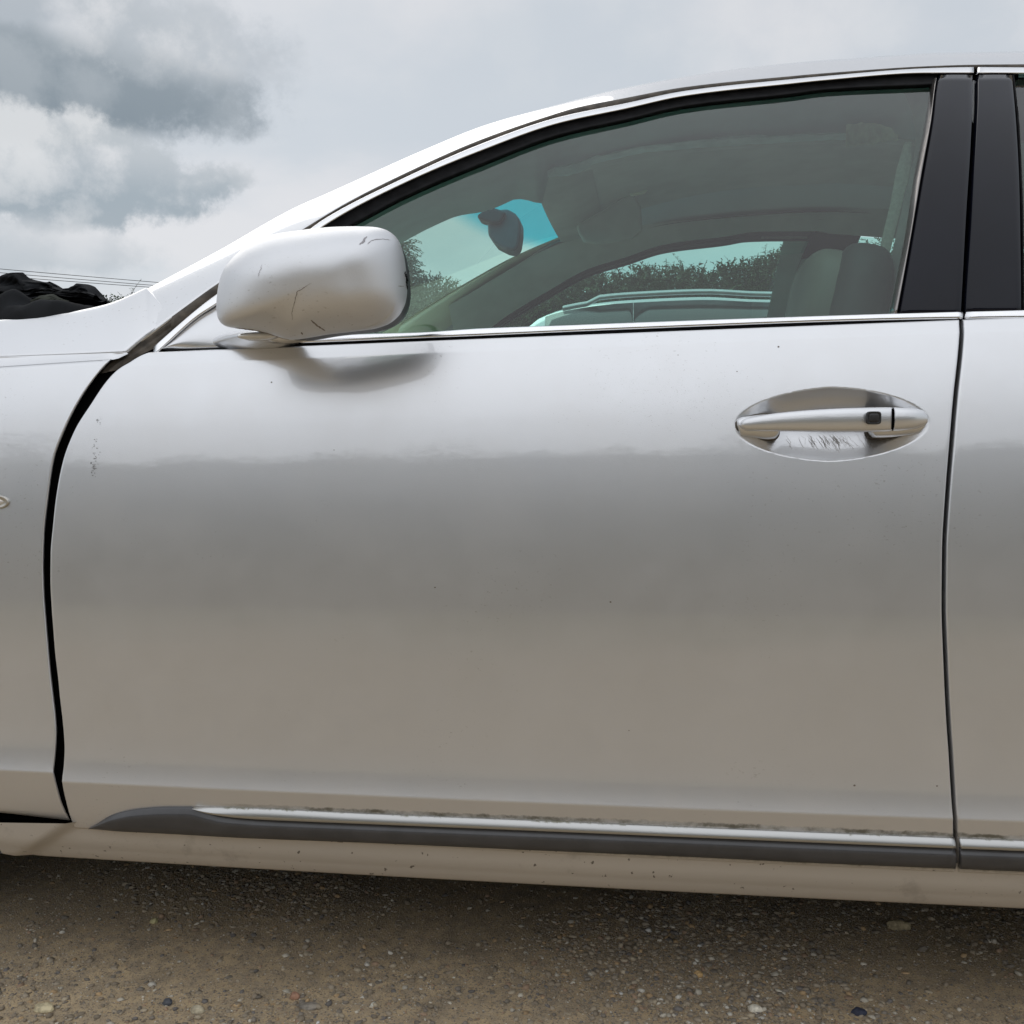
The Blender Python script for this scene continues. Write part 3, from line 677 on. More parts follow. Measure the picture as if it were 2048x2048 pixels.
for a, b, tp, bt in ((1469, 1566, [(1469,843),(1484,829),(1500,827.5),(1540,824),(1566,829)], [(1469,853),(1478,874),(1510,879.5),(1543,882),(1556,880),(1566,868)]),
                     (1737, 1861, [(1737,812),(1760,811.5),(1800,812),(1844,816),(1856,824),(1861,838)], [(1737,866),(1750,877.5),(1785,878),(1815,874.5),(1846,868.5),(1861,848)])):
    loft_handle('handle_gasket', (a, b), tp, bt, lambda s: .0005, lambda s: .03, RUBBER_BR, True, True, 30)
# lock sensor button
bp_ = unp([1747.8], [835.7], off(Sbody, -.0325))[0]
def sq(cx, cz, y, r, n=28, e=.42):
    return [(cx + r * math.copysign(abs(math.cos(2*math.pi*k/n))**e, math.cos(2*math.pi*k/n)), y, cz + .92 * r * math.copysign(abs(math.sin(2*math.pi*k/n))**e, math.sin(2*math.pi*k/n))) for k in range(n)]
def stackrings(name, rings, m, parent):
    n = len(rings[0]); V = [p for r in rings for p in r]; F = []
    for i in range(len(rings) - 1):
        for k in range(n): F.append((i*n + k, i*n + (k+1) % n, (i+1)*n + (k+1) % n, (i+1)*n + k))
    F.append(tuple(range(n*(len(rings)-1), n*len(rings))))
    return mk(name, V, F, m, parent)
yb_ = bp_[1]
stackrings('lock_button', [sq(bp_[0], bp_[2], yb_ + .012, .0089), sq(bp_[0], bp_[2], yb_ - .0008, .0089), sq(bp_[0], bp_[2], yb_ - .0016, .0080), sq(bp_[0], bp_[2], yb_ - .0010, .0066), sq(bp_[0], bp_[2], yb_ - .0004, .0062), sq(bp_[0], bp_[2], yb_ - .0018, .0056), sq(bp_[0], bp_[2], yb_ - .0022, .0040)], simple('button_black', (.022, .022, .024), .4), HD)

# fender repeater lamp
RP = empty('side_repeater_lamp'); RP.parent = CAR
rc = unp([-2], [1004], fender_profile)[0]
def oval(cx, cz, y, a, b, n=36): return [(cx + a * math.cos(2*math.pi*k/n), y, cz + b * math.sin(2*math.pi*k/n)) for k in range(n)]
stackrings('lamp_bezel', [oval(rc[0], rc[2], rc[1] + .004, .0165, .0095), oval(rc[0], rc[2], rc[1] - .003, .0165, .0095), oval(rc[0], rc[2], rc[1] - .004, .0150, .0083), oval(rc[0], rc[2], rc[1] - .0028, .0128, .0068)], simple('dull_chrome', (.5, .48, .44), .35, .9), RP)
stackrings('lamp_lens', [oval(rc[0], rc[2], rc[1] - .002, .0127, .0067, 4), oval(rc[0], rc[2], rc[1] - .0048, .009, .0045, 4)], simple('lamp_lens_clear', (.62, .58, .52), .1, .3, coat=1), RP)

# ------------------------------------------------------------------ folded door mirror
MR = empty('door_mirror'); MR.parent = CAR; MR['label'] = 'folded silver door mirror with cracked shell'
OUT = [(432,612),(434,588),(437.5,565.6),(443,547),(450,533),(465,514.6),(485.5,496),(506,483.5),(533,471.5),(564,465),(595,461),(626,456.8),(668,453.4),(709,452.5),(750.6,453.5),(771,458),(788,468.5),(800,483.5),(808.5,512.5),(813,545.6),(815,583),(811.5,607.8),(800,630.5),(781.6,647),(764,654),(744,659),(700,664),(659,668.5),(630,673.5),(605.6,678),(588,680),(574.6,679.5),(560,675.5),(543.5,669),(527,664),(491.8,659),(460.7,655.5),(447,652),(438.5,644.5),(433.5,632)]
oc = np.array(OUT); seg = np.r_[0, np.cumsum(np.linalg.norm(np.diff(np.r_[oc, oc[:1]], axis=0), axis=1))]
_px = np.interp(np.linspace(0, seg[-1], 181)[:-1], seg, np.r_[oc[:, 0], oc[0, 0]]); _py = np.interp(np.linspace(0, seg[-1], 181)[:-1], seg, np.r_[oc[:, 1], oc[0, 1]])
for _ in range(4):
    _px = (np.roll(_px, 1) + 2*_px + np.roll(_px, -1)) / 4; _py = (np.roll(_py, 1) + 2*_py + np.roll(_py, -1)) / 4
RIM = unp(_px, _py, plane(-.055))
mc = np.array([RIM[:, 0].mean() + .008, 0, RIM[:, 2].mean() - .002])
mpc = np.array([_px.mean() + 6, _py.mean() - 4])
def mshell(s, tdep):
    """ring: outline scaled by s, its depth in front of the rim plane grows by tdep"""
    qx = mpc[0] + (_px - mpc[0]) * s; qy = mpc[1] + (_py - mpc[1]) * s
    u = (qx - mpc[0]) / 192.; v = -(qy - mpc[1]) / 105.
    y = -.055 - tdep * (1 + .12 * v - .10 * u) + .026 * u
    r_ = ray(qx, qy); return CAM + r_ * ((y - CAM[1]) / r_[:, 1])[:, None]
rings = []
for a in np.linspace(0, 1, 60)[:-1]:
    sg = math.cos(a * math.pi / 2) ** .8 if a < .45 else None
    if sg is None:
        s0 = math.cos(.45 * math.pi / 2) ** .8; sg = s0 * (1 - (a - .45) / .55)
    rings.append(mshell(sg, (.066 * (1 - sg**2.7)**.58)))
# fill: the rim-to-front rings above leave the middle smooth
back = [mshell(.985, -.012), mshell(.93, -.020)]
V = [tuple(p) for r in back[::-1] + rings for p in r]; n = len(RIM); F = []
RG = len(back) + len(rings)
for i in range(RG - 1):
    for k in range(n): F.append((i*n + k, (i+1)*n + k, (i+1)*n + (k+1) % n, i*n + (k+1) % n))
V.append(tuple(mshell(0.0, .066)[0])); _mid = len(V) - 1
for k in range(n): F.append(((RG-1)*n + k, _mid, (RG-1)*n + (k+1) % n))
V = [list(v) for v in V]
# shallow dent on the right side of the shell and a pressed ridge near its outer end
for v in V:
    u = (v[0] - mc[0]) / .12; q = (v[2] - mc[2]) / .065
    if v[1] < -.06:
        v[1] += .0034 * math.exp(-((u - .46) / .15)**2 - ((q - .05) / .60)**2)
        v[1] += .0035 * math.exp(-((u - .58) / .22)**2 - ((q + .62) / .22)**2)
SH = mk('mirror_housing', V, F, PAINT_M, MR)
SH.name = 'mirror_shell'
# bezel + mirror glass on the back (facing the door)
def ring_back(s, y):
    r = mshell(s, 0.0).copy(); r[:, 1] += y + .055; return [tuple(p) for p in r]
stackrings('mirror_bezel', [ring_back(.97, -.052), ring_back(.972, -.046), ring_back(.96, -.040), ring_back(.965, -.020), ring_back(.95, -.006), ring_back(.90, -.004), ring_back(.2, -.006)], DPLAST, MR)
stackrings('mirror_glass', [ring_back(.88, -.0035), ring_back(.87, -.0025)], MIRRORG, MR)
# broken edge: jagged dark chip on the right rim
bv = BVHTree.FromPolygons([Vector(v) for v in V], F)
def onshell(px, py, lift=.0004):
    r = Vector(ray(px, py)).normalized(); h = bv.ray_cast(Vector(CAM), r)
    if h[0] is None: return None
    return h[0] + h[1] * (lift if h[1].dot(r) < 0 else -lift)
def crackline(name, pts, wid, m, parent, hit, seed=1, jag=1.2, sub=6, taper=True):
    rnd = random.Random(seed); P_ = []
    for (a, b) in zip(pts[:-1], pts[1:]):
        for k in range(sub):
            t = k / sub; P_.append((a[0]*(1-t) + b[0]*t + rnd.uniform(-jag, jag), a[1]*(1-t) + b[1]*t + rnd.uniform(-jag, jag)))
    P_.append(pts[-1]); H = [hit(*p) for p in P_]; 
    ok = [(p, h) for p, h in zip(P_, H) if h is not None]
    V_, F_ = [], []
    for i, (p, h) in enumerate(ok):
        j = min(i + 1, len(ok) - 1); k = max(i - 1, 0); d_ = Vector(ok[j][1]) - Vector(ok[k][1]); 
        if d_.length < 1e-7: d_ = Vector((1, 0, 0))
        sd = d_.normalized().cross(Vector((0, 1, 0))).normalized()
        ww = wid * (rnd.uniform(.5, 1.3)) * (math.sin(math.pi * (i + .6) / (len(ok) + .2)) ** .5 if taper else 1)
        V_ += [Vector(h) - sd * ww / 2, Vector(h) + Vector((0, -.0001, 0)), Vector(h) + sd * ww / 2]
        if i: 
            o = 3 * i; F_ += [(o-3, o-2, o+1, o), (o-2, o-1, o+2, o+1)]
    if len(V_) < 6: return
    return mk(name, V_, F_, m, parent, False)
def cr(x, y): return (400 + x * .2588, 400 + y * .2588)
crackline('crack', [cr(862, 642), cr(815, 668), cr(800, 680), cr(752, 705), cr(735, 770), cr(718, 830), cr(710, 880), cr(714, 928)], .0008, CRACK, MR, onshell, 3, .7)
crackline('crack', [cr(858, 928), cr(900, 965), cr(940, 992), cr(966, 1008)], .0022, CRACK, MR, onshell, 4, .5)
crackline('crack', [cr(1530, 664), cr(1575, 668)], .0010, CRACK, MR, onshell, 5, .3)
crackline('crack', [cr(1582, 550), cr(1588, 590), cr(1600, 610), cr(1590, 640), cr(1603, 680), cr(1606, 712)], .0042, BLACK, MR, onshell, 6, 1.1, 5)
crackline('scuff', [cr(1290, 285), cr(1270, 305), cr(1262, 325), cr(1235, 345)], .0030, SCUFF, MR, onshell, 7, .8)
crackline('scuff', [cr(1296, 340), cr(1320, 318), cr(1360, 305), cr(1420, 303), cr(1475, 311)], .0011, SCUFF, MR, onshell, 8, .5)
crackline('scuff', [cr(480, 500), cr(462, 560), cr(450, 590)], .0007, SCUFF, MR, onshell, 9, 1.5)
crackline('scuff', [cr(780, 1022), cr(795, 1036)], .0020, CRACK, MR, onshell, 10, .8)
crackline('crack', [cr(270, 988), cr(340, 995), cr(420, 1005), cr(520, 1030), cr(600, 1062), cr(690, 1078)], .0012, CRACK, MR, onshell, 12, .3)
# arm between door and mirror
def blobloft(name, cen, rad, m, parent, M=20):
    V_, F_ = [], []
    for i, (c_, r_) in enumerate(zip(cen, rad)):
        for k in range(M):
            a = 2*math.pi*k/M; V_.append((c_[0] + r_[0]*math.cos(a), c_[1], c_[2] + r_[1]*math.sin(a)))
        if i:
            for k in range(M): F_.append(((i-1)*M + k, (i-1)*M + (k+1) % M, i*M + (k+1) % M, i*M + k))
    F_.append(tuple(range(M-1, -1, -1))); F_.append(tuple((len(cen)-1)*M + k for k in range(M)))
    return mk(name, V_, F_, m, parent)
f0 = unp([505], [686], off(Sglass, .012))[0]; f1 = unp([578], [667], plane(-.03))[0]
cen = [f0*(1-t) + f1*t + np.array([0, 0, .004*math.sin(math.pi*t)]) for t in np.linspace(0, 1, 14)]
rad = [(.072*(1-t) + .034*t - .008*math.sin(math.pi*t), .015*(1-t)**2 + .010*t + .003) for t in np.linspace(0, 1, 14)]
blobloft('mirror_arm', cen, rad, PAINT, MR, 32)
lp = unp([512], [672], plane(-.062))[0]
blobloft('turn_lamp', [lp + np.array([0, q, 0]) for q in (-.006, -.004, .0, .012)], [(.006, .0010), (.020, .0035), (.026, .005), (.026, .005)], simple('mirror_lamp_lens', (.75, .75, .74), .15, .4, coat=1), MR, 24)

# dirt specks and scratches on the door
def ondoor(px, py): 
    p = unp([px], [py], off(Sbody, -.0004))[0]; p = p.copy(); p[1] += float(dimple(p[0], p[2])); return Vector(p)
rnd = random.Random(11)
def speckcloud(name, cx, cy, sx, sy, n, s0, s1, m, parent, hit=ondoor):
    V_, F_ = [], []
    for _ in range(n):
        x_, y_ = rnd.gauss(cx, sx), rnd.gauss(cy, sy); h = hit(x_, y_)
        if h is None: continue
        s = rnd.uniform(s0, s1); a0 = rnd.uniform(0, 6.28); k = len(V_); m_ = rnd.choice((4, 5, 6)); el_ = rnd.uniform(.4, 1)
        for q in range(m_):
            a = a0 + 2*math.pi*q/m_; V_.append((h[0] + s*math.cos(a)*rnd.uniform(.6, 1), h[1], h[2] + s*el_*math.sin(a)*rnd.uniform(.6, 1)))
        F_.append(tuple(range(k, k + m_))[::-1])
    o = mk(name, V_, F_, m, parent, False); o['kind'] = 'stuff'; return o
GREY = simple('scrape_grey', (.20, .20, .20), .8)
speckcloud('scrape_marks', 198, 838, 3.5, 5, 14, .0004, .0010, GREY, FD)
speckcloud('scrape_marks', 190, 905, 4, 17, 34, .0004, .0012, GREY, FD)
speckcloud('scrape_marks', 186, 938, 3, 6, 26, .0005, .0016, GREY, FD)
for i, (a, b, s) in enumerate([(543, 764.5, .0014), (870, 1175, .0014), (1221, 1204, .0016), (668, 900, .001), (1258, 1461, .001), (1557, 693.6, .0016), (1474, 743, .001), (1709, 1571, .0018), (1874, 1572, .0014), (1356, 710, .0008)]):
    h = ondoor(a, b); mk('paint_chip', [(h[0] + s*math.cos(q)*.9, h[1], h[2] + s*math.sin(q)*.7) for q in (5.2, 4.2, 3.2, 2.1, 1.2, .2)], [(0, 1, 2, 3, 4, 5)], CRACK, FD, False)
speckcloud('dust_specks', 1330, 790, 110, 40, 500, .0002, .0006, simple('dust_grey', (.42, .41, .40), .9), FD)
SCR = simple('scratch_brown', (.33, .30, .26), .9)
for k in range(70):
    x_ = rnd.gauss(1668, 36); y_ = rnd.uniform(867, 882)
    crackline('scratch', [(x_, y_), (x_ + rnd.uniform(2, 9), y_ + rnd.uniform(5, 14)), (x_ + rnd.uniform(4, 14), y_ + rnd.uniform(12, 24))], rnd.uniform(.00015, .00045), SCR, HD, lambda a, b: ondoor(a, b), k, .6, 4)

# ------------------------------------------------------------------ roof, windscreen, rear glass, hood
def yz_mirror(P): Q_ = P.copy(); Q_[..., 1] = W - Q_[..., 1]; return Q_
XH = -.10
RX = S2[:, 0]
def rail_at(x):
    return np.stack([x, np.interp(x, RX, S2[:, 1]), np.interp(x, RX, S2[:, 2])], -1)
rx = np.linspace(XH, 1.55, 50); near = rail_at(rx); far = yz_mirror(near)
ts = np.linspace(0, 1, 40)[:, None, None]
Rf = near[None] * (1 - ts) + far[None] * ts; hump = (4 * ts * (1 - ts))
Rf[:, :, 2] += (.050 * hump[:, :, 0]) * np.interp(rx, [XH, .2, 1.2, 1.55], [.5, 1, 1, .5])[None]
Rf[:, :, 0] += -.10 * hump[:, :, 0] * np.interp(rx, [XH, .3], [1, 0])[None]
sheet('roof_panel', Rf, PAINT, CAR, flip=True)
wx = np.linspace(-.755, XH - .004, 40); near = rail_at(wx); far = yz_mirror(near)
Wf = near[None] * (1 - ts) + far[None] * ts
Wf[:, :, 0] += -(.22 * (1 - (wx + .755) / (XH + .755)) + .10 * ((wx + .755) / (XH + .755)))[None] * hump[:, :, 0]
Wf[:, :, 2] += .018 * hump[:, :, 0]
sheet('windscreen', Wf, WSGLASS, CAR, flip=True)
gx = np.linspace(1.555, 2.3, 24); near = rail_at(gx); far = yz_mirror(near)
Gf = near[None] * (1 - ts) + far[None] * ts; Gf[:, :, 0] += .10 * hump[:, :, 0]
sheet('rear_screen', Gf, GLASS, CAR, flip=True)
# hood from fender crown to fender crown
crown = FT.data.vertices; ncol = P.shape[1]
crn = np.array([crown[(nb - 1) * (len(pf) + len(xe)) + j].co[:] for j in range(len(pf) + len(xe))])
crn = crn[crn[:, 0] < -.78]
crn_f = yz_mirror(crn); Hf = crn[None] * (1 - ts) + crn_f[None] * ts
Hf[:, :, 2] += .022 * hump[:, :, 0] - .004; Hf[:, :, 1] += 0
sheet('bonnet', Hf, PAINT, CAR, flip=True)
cw = np.array([[-.79, .20, .985], [-.79, W - .20, .985]])
mk('cowl_panel', [(-1.02, .18, .955), (-.70, .14, 1.0), (-.70, W - .14, 1.0), (-1.02, W - .18, .955), (-1.12, W/2, .985), (-.93, W/2, 1.0)], [(0, 1, 5, 4), (4, 5, 2, 3)], DPLAST, CAR)
# boot deck, bumpers
def cross(name, rows, m, smooth=True, n=30):
    """rows: (x, z, y_near, crown) ruled across the car"""
    P_ = np.zeros((len(rows), n, 3)); t = np.linspace(0, 1, n)
    for i, (x, z, yn, bx, bz) in enumerate(rows):
        h = 1 - (2*t - 1)**4
        P_[i] = np.stack([x + bx * h, yn + (W - 2*yn) * t, z + bz * h], -1)
    return sheet(name, P_, m, CAR)
cross('boot_lid', [(2.24, zS0 - .36, .16, .08, .015), (2.5, .99, .16, .10, .02), (2.70, .98, .18, .12, .02)], PAINT)
cross('rear_bumper', [(2.52, .99, .11, .20, 0), (2.56, .80, .09, .28, 0), (2.58, .62, .07, .30, 0), (2.60, .50, .06, .34, 0), (2.58, .30, .08, .32, 0), (2.5, .22, .12, .3, 0)], PAINT)
cross('front_bumper', [(-1.98, .85, .17, -.14, 0), (-2.0, .78, .12, -.20, 0), (-1.95, .62, .07, -.30, 0), (-1.92, .48, .05, -.34, 0), (-1.90, .30, .06, -.33, 0), (-1.86, .20, .12, -.28, 0)], PAINT)
for nm, a, b in (('bumper_corner', -2.0, -1.78), ('rear_corner', 2.5, 2.62)):
    P_ = np.zeros((20, 8, 3))
    for i, z in enumerate(np.linspace(.22, .90, 20)):
        xx = np.linspace(a, b, 8); P_[i] = np.stack([xx, Sbody(xx, np.full(8, min(z, .88))) + .004, np.full(8, z)], -1)
    sheet(nm, P_, PAINT, CAR)
# underbody, cabin floor, inner walls (keep light out of the cabin and give the dark underside)
def box(name, x0, x1, y0, y1, z0, z1, m, parent=None, bev=0.0):
    o = mk(name, [(x, y, z) for x in (x0, x1) for y in (y0, y1) for z in (z0, z1)], [(0,1,3,2),(4,6,7,5),(0,4,5,1),(2,3,7,6),(0,2,6,4),(1,5,7,3)], m, parent, False)
    if bev:
        md = o.modifiers.new('bevel', 'BEVEL'); md.width = bev; md.segments = 3
    return o
box('underbody', -.92, 1.42, .09, W - .09, .185, .30, BLACK, CAR)
box('floor_pan', -.98, 1.60, .26, W - .26, .115, .184, BLACK, CAR)
box('engine_bay', -1.85, -.93, .25, W - .25, .135, .80, BLACK, CAR)
box('boot_floor', 1.43, 2.6, .25, W - .25, .22, .85, BLACK, CAR)
box('firewall', -.84, -.80, .16, W - .16, .25, .93, BLACK, CAR)
def inner_card(name, x0, x1):
    xx = np.linspace(x0, x1, 20); P_ = np.zeros((8, 20, 3))
    for i, f in enumerate(np.linspace(0, 1, 8)):
        z = .26 + (zbelt(xx) - .008 - .26) * f; P_[i] = np.stack([xx, np.full(20, .115), z], -1)
    P_ = np.concatenate([P_, (P_[-1:] * 1.0)], axis=0); P_[-1, :, 1] = YB + .022
    return sheet(name, P_, TRIMG, CAR)
inner_card('door_inner_card', -.78, 1.5)

# ------------------------------------------------------------------ cabin
IN = empty('cabin_interior'); IN.parent = CAR
def px_strip(name, lo, hi, Slo, Shi, m, parent, xs, n=60, nr=10, bul=.0, smooth=True):
    st = np.linspace(xs[0], xs[1], n); A_ = unp(st, pchip(*zip(*lo))(st), Slo); B_ = unp(st, pchip(*zip(*hi))(st), Shi)
    t = np.linspace(0, 1, nr)[:, None, None]; P_ = A_[None] * (1 - t) + B_[None] * t
    P_[:, :, 1] -= bul * np.sin(math.pi * t[:, :, 0])
    return sheet(name, P_, m, parent)
# side rail trim: from the window opening inwards to the edge of the headlining (near side)
INNER = [(560,640),(700,545),(801,487),(870,451),(920,431),(965,424),(1000,412),(1035,398),(1062,402),(1082,409),(1092,380),(1099,349),(1160,330),(1300,303),(1420,289),(1560,280),(1700,275),(1800,277),(1830,280)]
OUTER = [(a, b - 16) for a, b in BLL]
px_strip('side_rail_trim', INNER, OUTER, plane(.56), off(Sglass, .05), TRIMG, IN, (575, 1870), 90, 10, .03)
# headlining
hxs = np.linspace(-.11, 1.5, 44); T = np.linspace(0, 1, 30)
nearL = unp(np.linspace(1035, 1830, 30), pchip(*zip(*INNER))(np.linspace(1035, 1830, 30)), plane(.56))
zin = pchip(nearL[:, 0], nearL[:, 2]) if np.all(np.diff(nearL[:, 0]) > 0) else (lambda x: np.interp(x, nearL[:, 0], nearL[:, 2]))
def zh(x): return np.interp(x, [nearL[0, 0], *nearL[1:, 0], 1.5], [nearL[0, 2], *nearL[1:, 2], nearL[-1, 2] - .06])
RX0 = S2[:, 0]
HLm = np.zeros((30, 44, 3))
for i, t in enumerate(T):
    y = .56 + (W - .40 - .56) * t; h = 1 - (2*t - 1)**2
    bl = min(t / .45, 1); bl = bl*bl*(3 - 2*bl) * (1 if t < .8 else 1 - (t - .8)*.4)
    HLm[i] = np.stack([hxs - .05 * h * np.interp(hxs, [-.2, .1], [1, 0]), np.full(44, y), (1 - bl) * np.minimum(zh(hxs), 1.385) + bl * (np.interp(hxs, RX, S2[:, 2]) + .004) ], -1)
sheet('headlining', HLm, HEAD, IN)
# film and tape dangling along the headlining edge
for nm, pts, wpx, mm in (('airbag_film', [(1085,352),(1110,345),(1150,338),(1200,318),(1290,298),(1380,290),(1460,283),(1540,279),(1620,275),(1696,272)], [3,11,13,9,9,9,12,10,9,8], FILM),):
    st = np.linspace(0, 1, 110); k = np.linspace(0, 1, len(pts))
    cxp = pchip(k, [p[0] for p in pts])(st); cyp = pchip(k, [p[1] for p in pts])(st); ww = pchip(k, wpx)(st)
    wig = np.array([mnoise.noise(Vector((s * 14, .3, 0))) for s in st]) * 3
    A_ = unp(cxp, cyp + ww*.8 + wig*.4, plane(.545)); B_ = unp(cxp, cyp - ww*.9 + wig, plane(.52))
    P_ = np.stack([A_*(1-t) + B_*t + np.stack([0*st, np.array([-.010*math.sin(math.pi*t) + .006*mnoise.noise(Vector((s*30, t*3, 1))) for s in st]), 0*st], -1) for t in np.linspace(0, 1, 9)])
    sheet(nm, P_, mm, IN)
pts = [(1692,250,293),(1705,248,291),(1730,246,289),(1755,247,286),(1772,252,282),(1795,268,281)]
st = np.linspace(1692, 1796, 30); A_ = unp(st, pchip([p[0] for p in pts], [p[2] for p in pts])(st), plane(.535)); B_ = unp(st, pchip([p[0] for p in pts], [p[1] for p in pts])(st), plane(.50))
P_ = np.stack([A_*(1-t) + B_*t + np.array([[0, .010*mnoise.noise(Vector((i*.3, t*2, 4))), 0] for i in range(30)]) for t in np.linspace(0, 1, 8)])
sheet('tape_patch', P_, TAPE, IN)
# B pillar inner trim and the seat belt running down
px_v = lambda name, L_, R_, y1, y2, m, zs, n=30, bul=.0: (lambda st: sheet(name, np.stack([unp(pchip([p[1] for p in L_], [p[0] for p in L_])(st), st, plane(y1)) * (1-t) + unp(pchip([p[1] for p in R_], [p[0] for p in R_])(st), st, plane(y2)) * t - np.array([0, bul*math.sin(math.pi*t), 0]) for t in np.linspace(0, 1, 8)]), m, IN, flip=True))(np.linspace(zs[0], zs[1], n))
px_v('pillar_inner_trim', [(1810,190),(1826,230),(1832,280),(1822,340),(1808,400),(1790,480),(1758,640)], [(1900,190),(1890,250),(1880,330),(1860,450),(1830,640)], .40, .34, simple('pillar_trim_green_grey', (.30, .31, .28), .7), (185, 640), 30, .01)
px_v('seat_belt', [(1808,290),(1793,340),(1782,400),(1768,460),(1750,540),(1736,640)], [(1824,278),(1820,340),(1806,400),(1791,460),(1772,540),(1757,640)], .42, .415, BELT, (285, 645), 30, .002)
# windscreen pillars inside
fl_near = [(560,690),(700,640)]
px_strip('far_pillar_trim', [(760,690),(811,660),(860,628),(940,584),(1010,545),(1090,505),(1150,486)], [(760,668),(790,652),(860,609),(940,561),(1030,512),(1120,474),(1150,464)], plane(W - .32), plane(W - .44), TRIMB, IN, (765, 1150), 50, 12, -.0)
FAP = [(811,652),(850,652),(900,652)]
# wide rounded cover of the far pillar
ctr = [(800,690,60),(850,640,52),(900,606,46),(960,566,40),(1020,530,32),(1080,500,24),(1130,484,16)]
st = np.linspace(805, 1132, 50); up = pchip([p[0] for p in ctr], [p[1] - p[2] * .45 for p in ctr])(st); dn = pchip([p[0] for p in ctr], [p[1] + p[2] for p in ctr])(st)
A_ = unp(st, dn, plane(W - .26)); B_ = unp(st, np.interp(st, [760,790,860,940,1030,1120,1150], [669,653,610,562,513,475,465]), plane(W - .42))
P_ = np.stack([A_*(1-t) + B_*t - np.array([0, .07 * math.sin(math.pi * t)**.8, 0]) for t in np.linspace(0, 1, 14)])
sheet('far_pillar_cover', P_, TRIMB, IN)
# header trim with the far sun visor
hd = np.zeros((10, 30, 3)); yy = np.linspace(.5, W - .38, 30)
for i, t in enumerate(np.linspace(0, 1, 10)):
    bow = -.06 * (1 - ((yy - W/2) / (W/2))**2)
    hd[i] = np.stack([-.150 + .12 * t + bow, yy, 1.335 + .045 * t - .010 * math.sin(math.pi * t) + .012 * (1 - ((yy - W/2) / (W/2))**2)], -1)
sheet('header_trim', hd, HEAD, IN)
va = unp([1158, 1265, 1280, 1180], [415, 385, 465, 488], plane(1.25))
def slab(name, C4, th, m, parent, d=np.array([0, 1, 0])):
    C4 = np.array(C4); V_ = list(C4) + list(C4 + d * th); k = len(C4); F_ = [tuple(range(k))[::-1], tuple(range(k, 2*k))] + [(i, (i+1) % k, k + (i+1) % k, k + i) for i in range(k)]
    o = mk(name, V_, F_, m, parent, False); md = o.modifiers.new('bevel', 'BEVEL'); md.width = min(.006, th*.4); md.segments = 2; return o
slab('sun_visor', unp([1152,1158,1168,1195,1262,1285,1282,1265], [450,468,484,488,478,460,412,384], plane(1.22)), .02, HEAD, IN)
slab('visor_clip', unp([1256,1294,1296,1290,1262], [375,361,378,386,392], plane(1.20)), .01, TRIMB, IN)
slab('visor_label', unp([1257,1292,1293,1255], [376,363,371,386], plane(1.196)), .002, TAPE, IN)
# rear view mirror
SV = [(978,421),(990,419),(1015,417),(1030,426),(1041,440),(1041,463),(1037,492),(1028,502),(1012,499),(990,488),(976,470),(975,450)]
slab('rear_view_mirror', unp([p[0] for p in SV], [p[1] for p in SV], plane(.90)), .07, simple('mirror_casing_grey', (.10, .12, .14), .35), IN)
slab('mirror_bracket', unp([953,957,985,1000,1012,1000,985,970], [430,438,446,445,424,419,414,418], plane(.88)), .05, DPLAST, IN)
slab('sensor_wiring', unp([963,985,1000,1010,1003,983], [415,413,422,428,432,424], plane(.93)), .03, simple('pale_plastic', (.5, .5, .5), .5), IN)
# seats
def superblob(name, c_, r_, m, parent, e=.6, tilt=0.0, nu=24, nv=14):
    V_, F_ = [], []
    for i in range(nv + 1):
        ph = -math.pi/2 + math.pi * i / nv
        for j in range(nu):
            th_ = 2*math.pi*j/nu; sg = lambda v: math.copysign(abs(v)**e, v)
            x_ = r_[0] * sg(math.cos(ph)) * sg(math.cos(th_)); y_ = r_[1] * sg(math.cos(ph)) * sg(math.sin(th_)); z_ = r_[2] * sg(math.sin(ph))
            V_.append((c_[0] + x_ * math.cos(tilt) + z_ * math.sin(tilt), c_[1] + y_, c_[2] - x_ * math.sin(tilt) + z_ * math.cos(tilt)))
    for i in range(nv):
        for j in range(nu): F_.append((i*nu + j, i*nu + (j+1) % nu, (i+1)*nu + (j+1) % nu, (i+1)*nu + j))
    return mk(name, V_, F_, m, parent)
for yc_ in (.50, W - .50):
    superblob('seat_back', (.25, yc_, .67), (.09, .25, .32), LEATHERB, IN, .55, .22)
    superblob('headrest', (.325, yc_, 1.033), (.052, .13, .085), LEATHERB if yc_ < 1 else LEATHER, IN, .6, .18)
    superblob('seat_cushion', (-.03, yc_, .42), (.28, .25, .09), LEATHERB, IN, .55)
box('cabin_carpet', -.79, 1.42, .12, W - .12, .301, .306, TRIMB, IN)
superblob('rear_bench', (1.25, W/2, .70), (.10, .62, .27), LEATHERB, IN, .4, .3)
for yc_ in (.48, W - .48): superblob('headrest', (1.33, yc_, 1.01), (.05, .12, .07), LEATHER, IN, .6, .2)
# headrest outer side panel (dark), seen behind the pale front
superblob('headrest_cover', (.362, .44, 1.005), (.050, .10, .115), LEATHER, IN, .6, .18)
superblob('dashboard', (-.62, W/2, .84), (.20, .72, .12), TRIMB, IN, .45)
# steering wheel on the far side
V_, F_ = [], []
for i in range(36):
    a = 2*math.pi*i/36
    for j in range(8):
        b = 2*math.pi*j/8; rr_ = .18 + .014*math.cos(b); V_.append((-.33 + .014*math.sin(b) + .30 * rr_*math.sin(a)*.9, W - .50 + rr_*math.cos(a), .79 + rr_*math.sin(a)*.9))
for i in range(36):
    for j in range(8): F_.append((i*8+j, ((i+1)%36)*8+j, ((i+1)%36)*8+(j+1)%8, i*8+(j+1)%8))
mk('steering_wheel', V_, F_, DPLAST, IN)
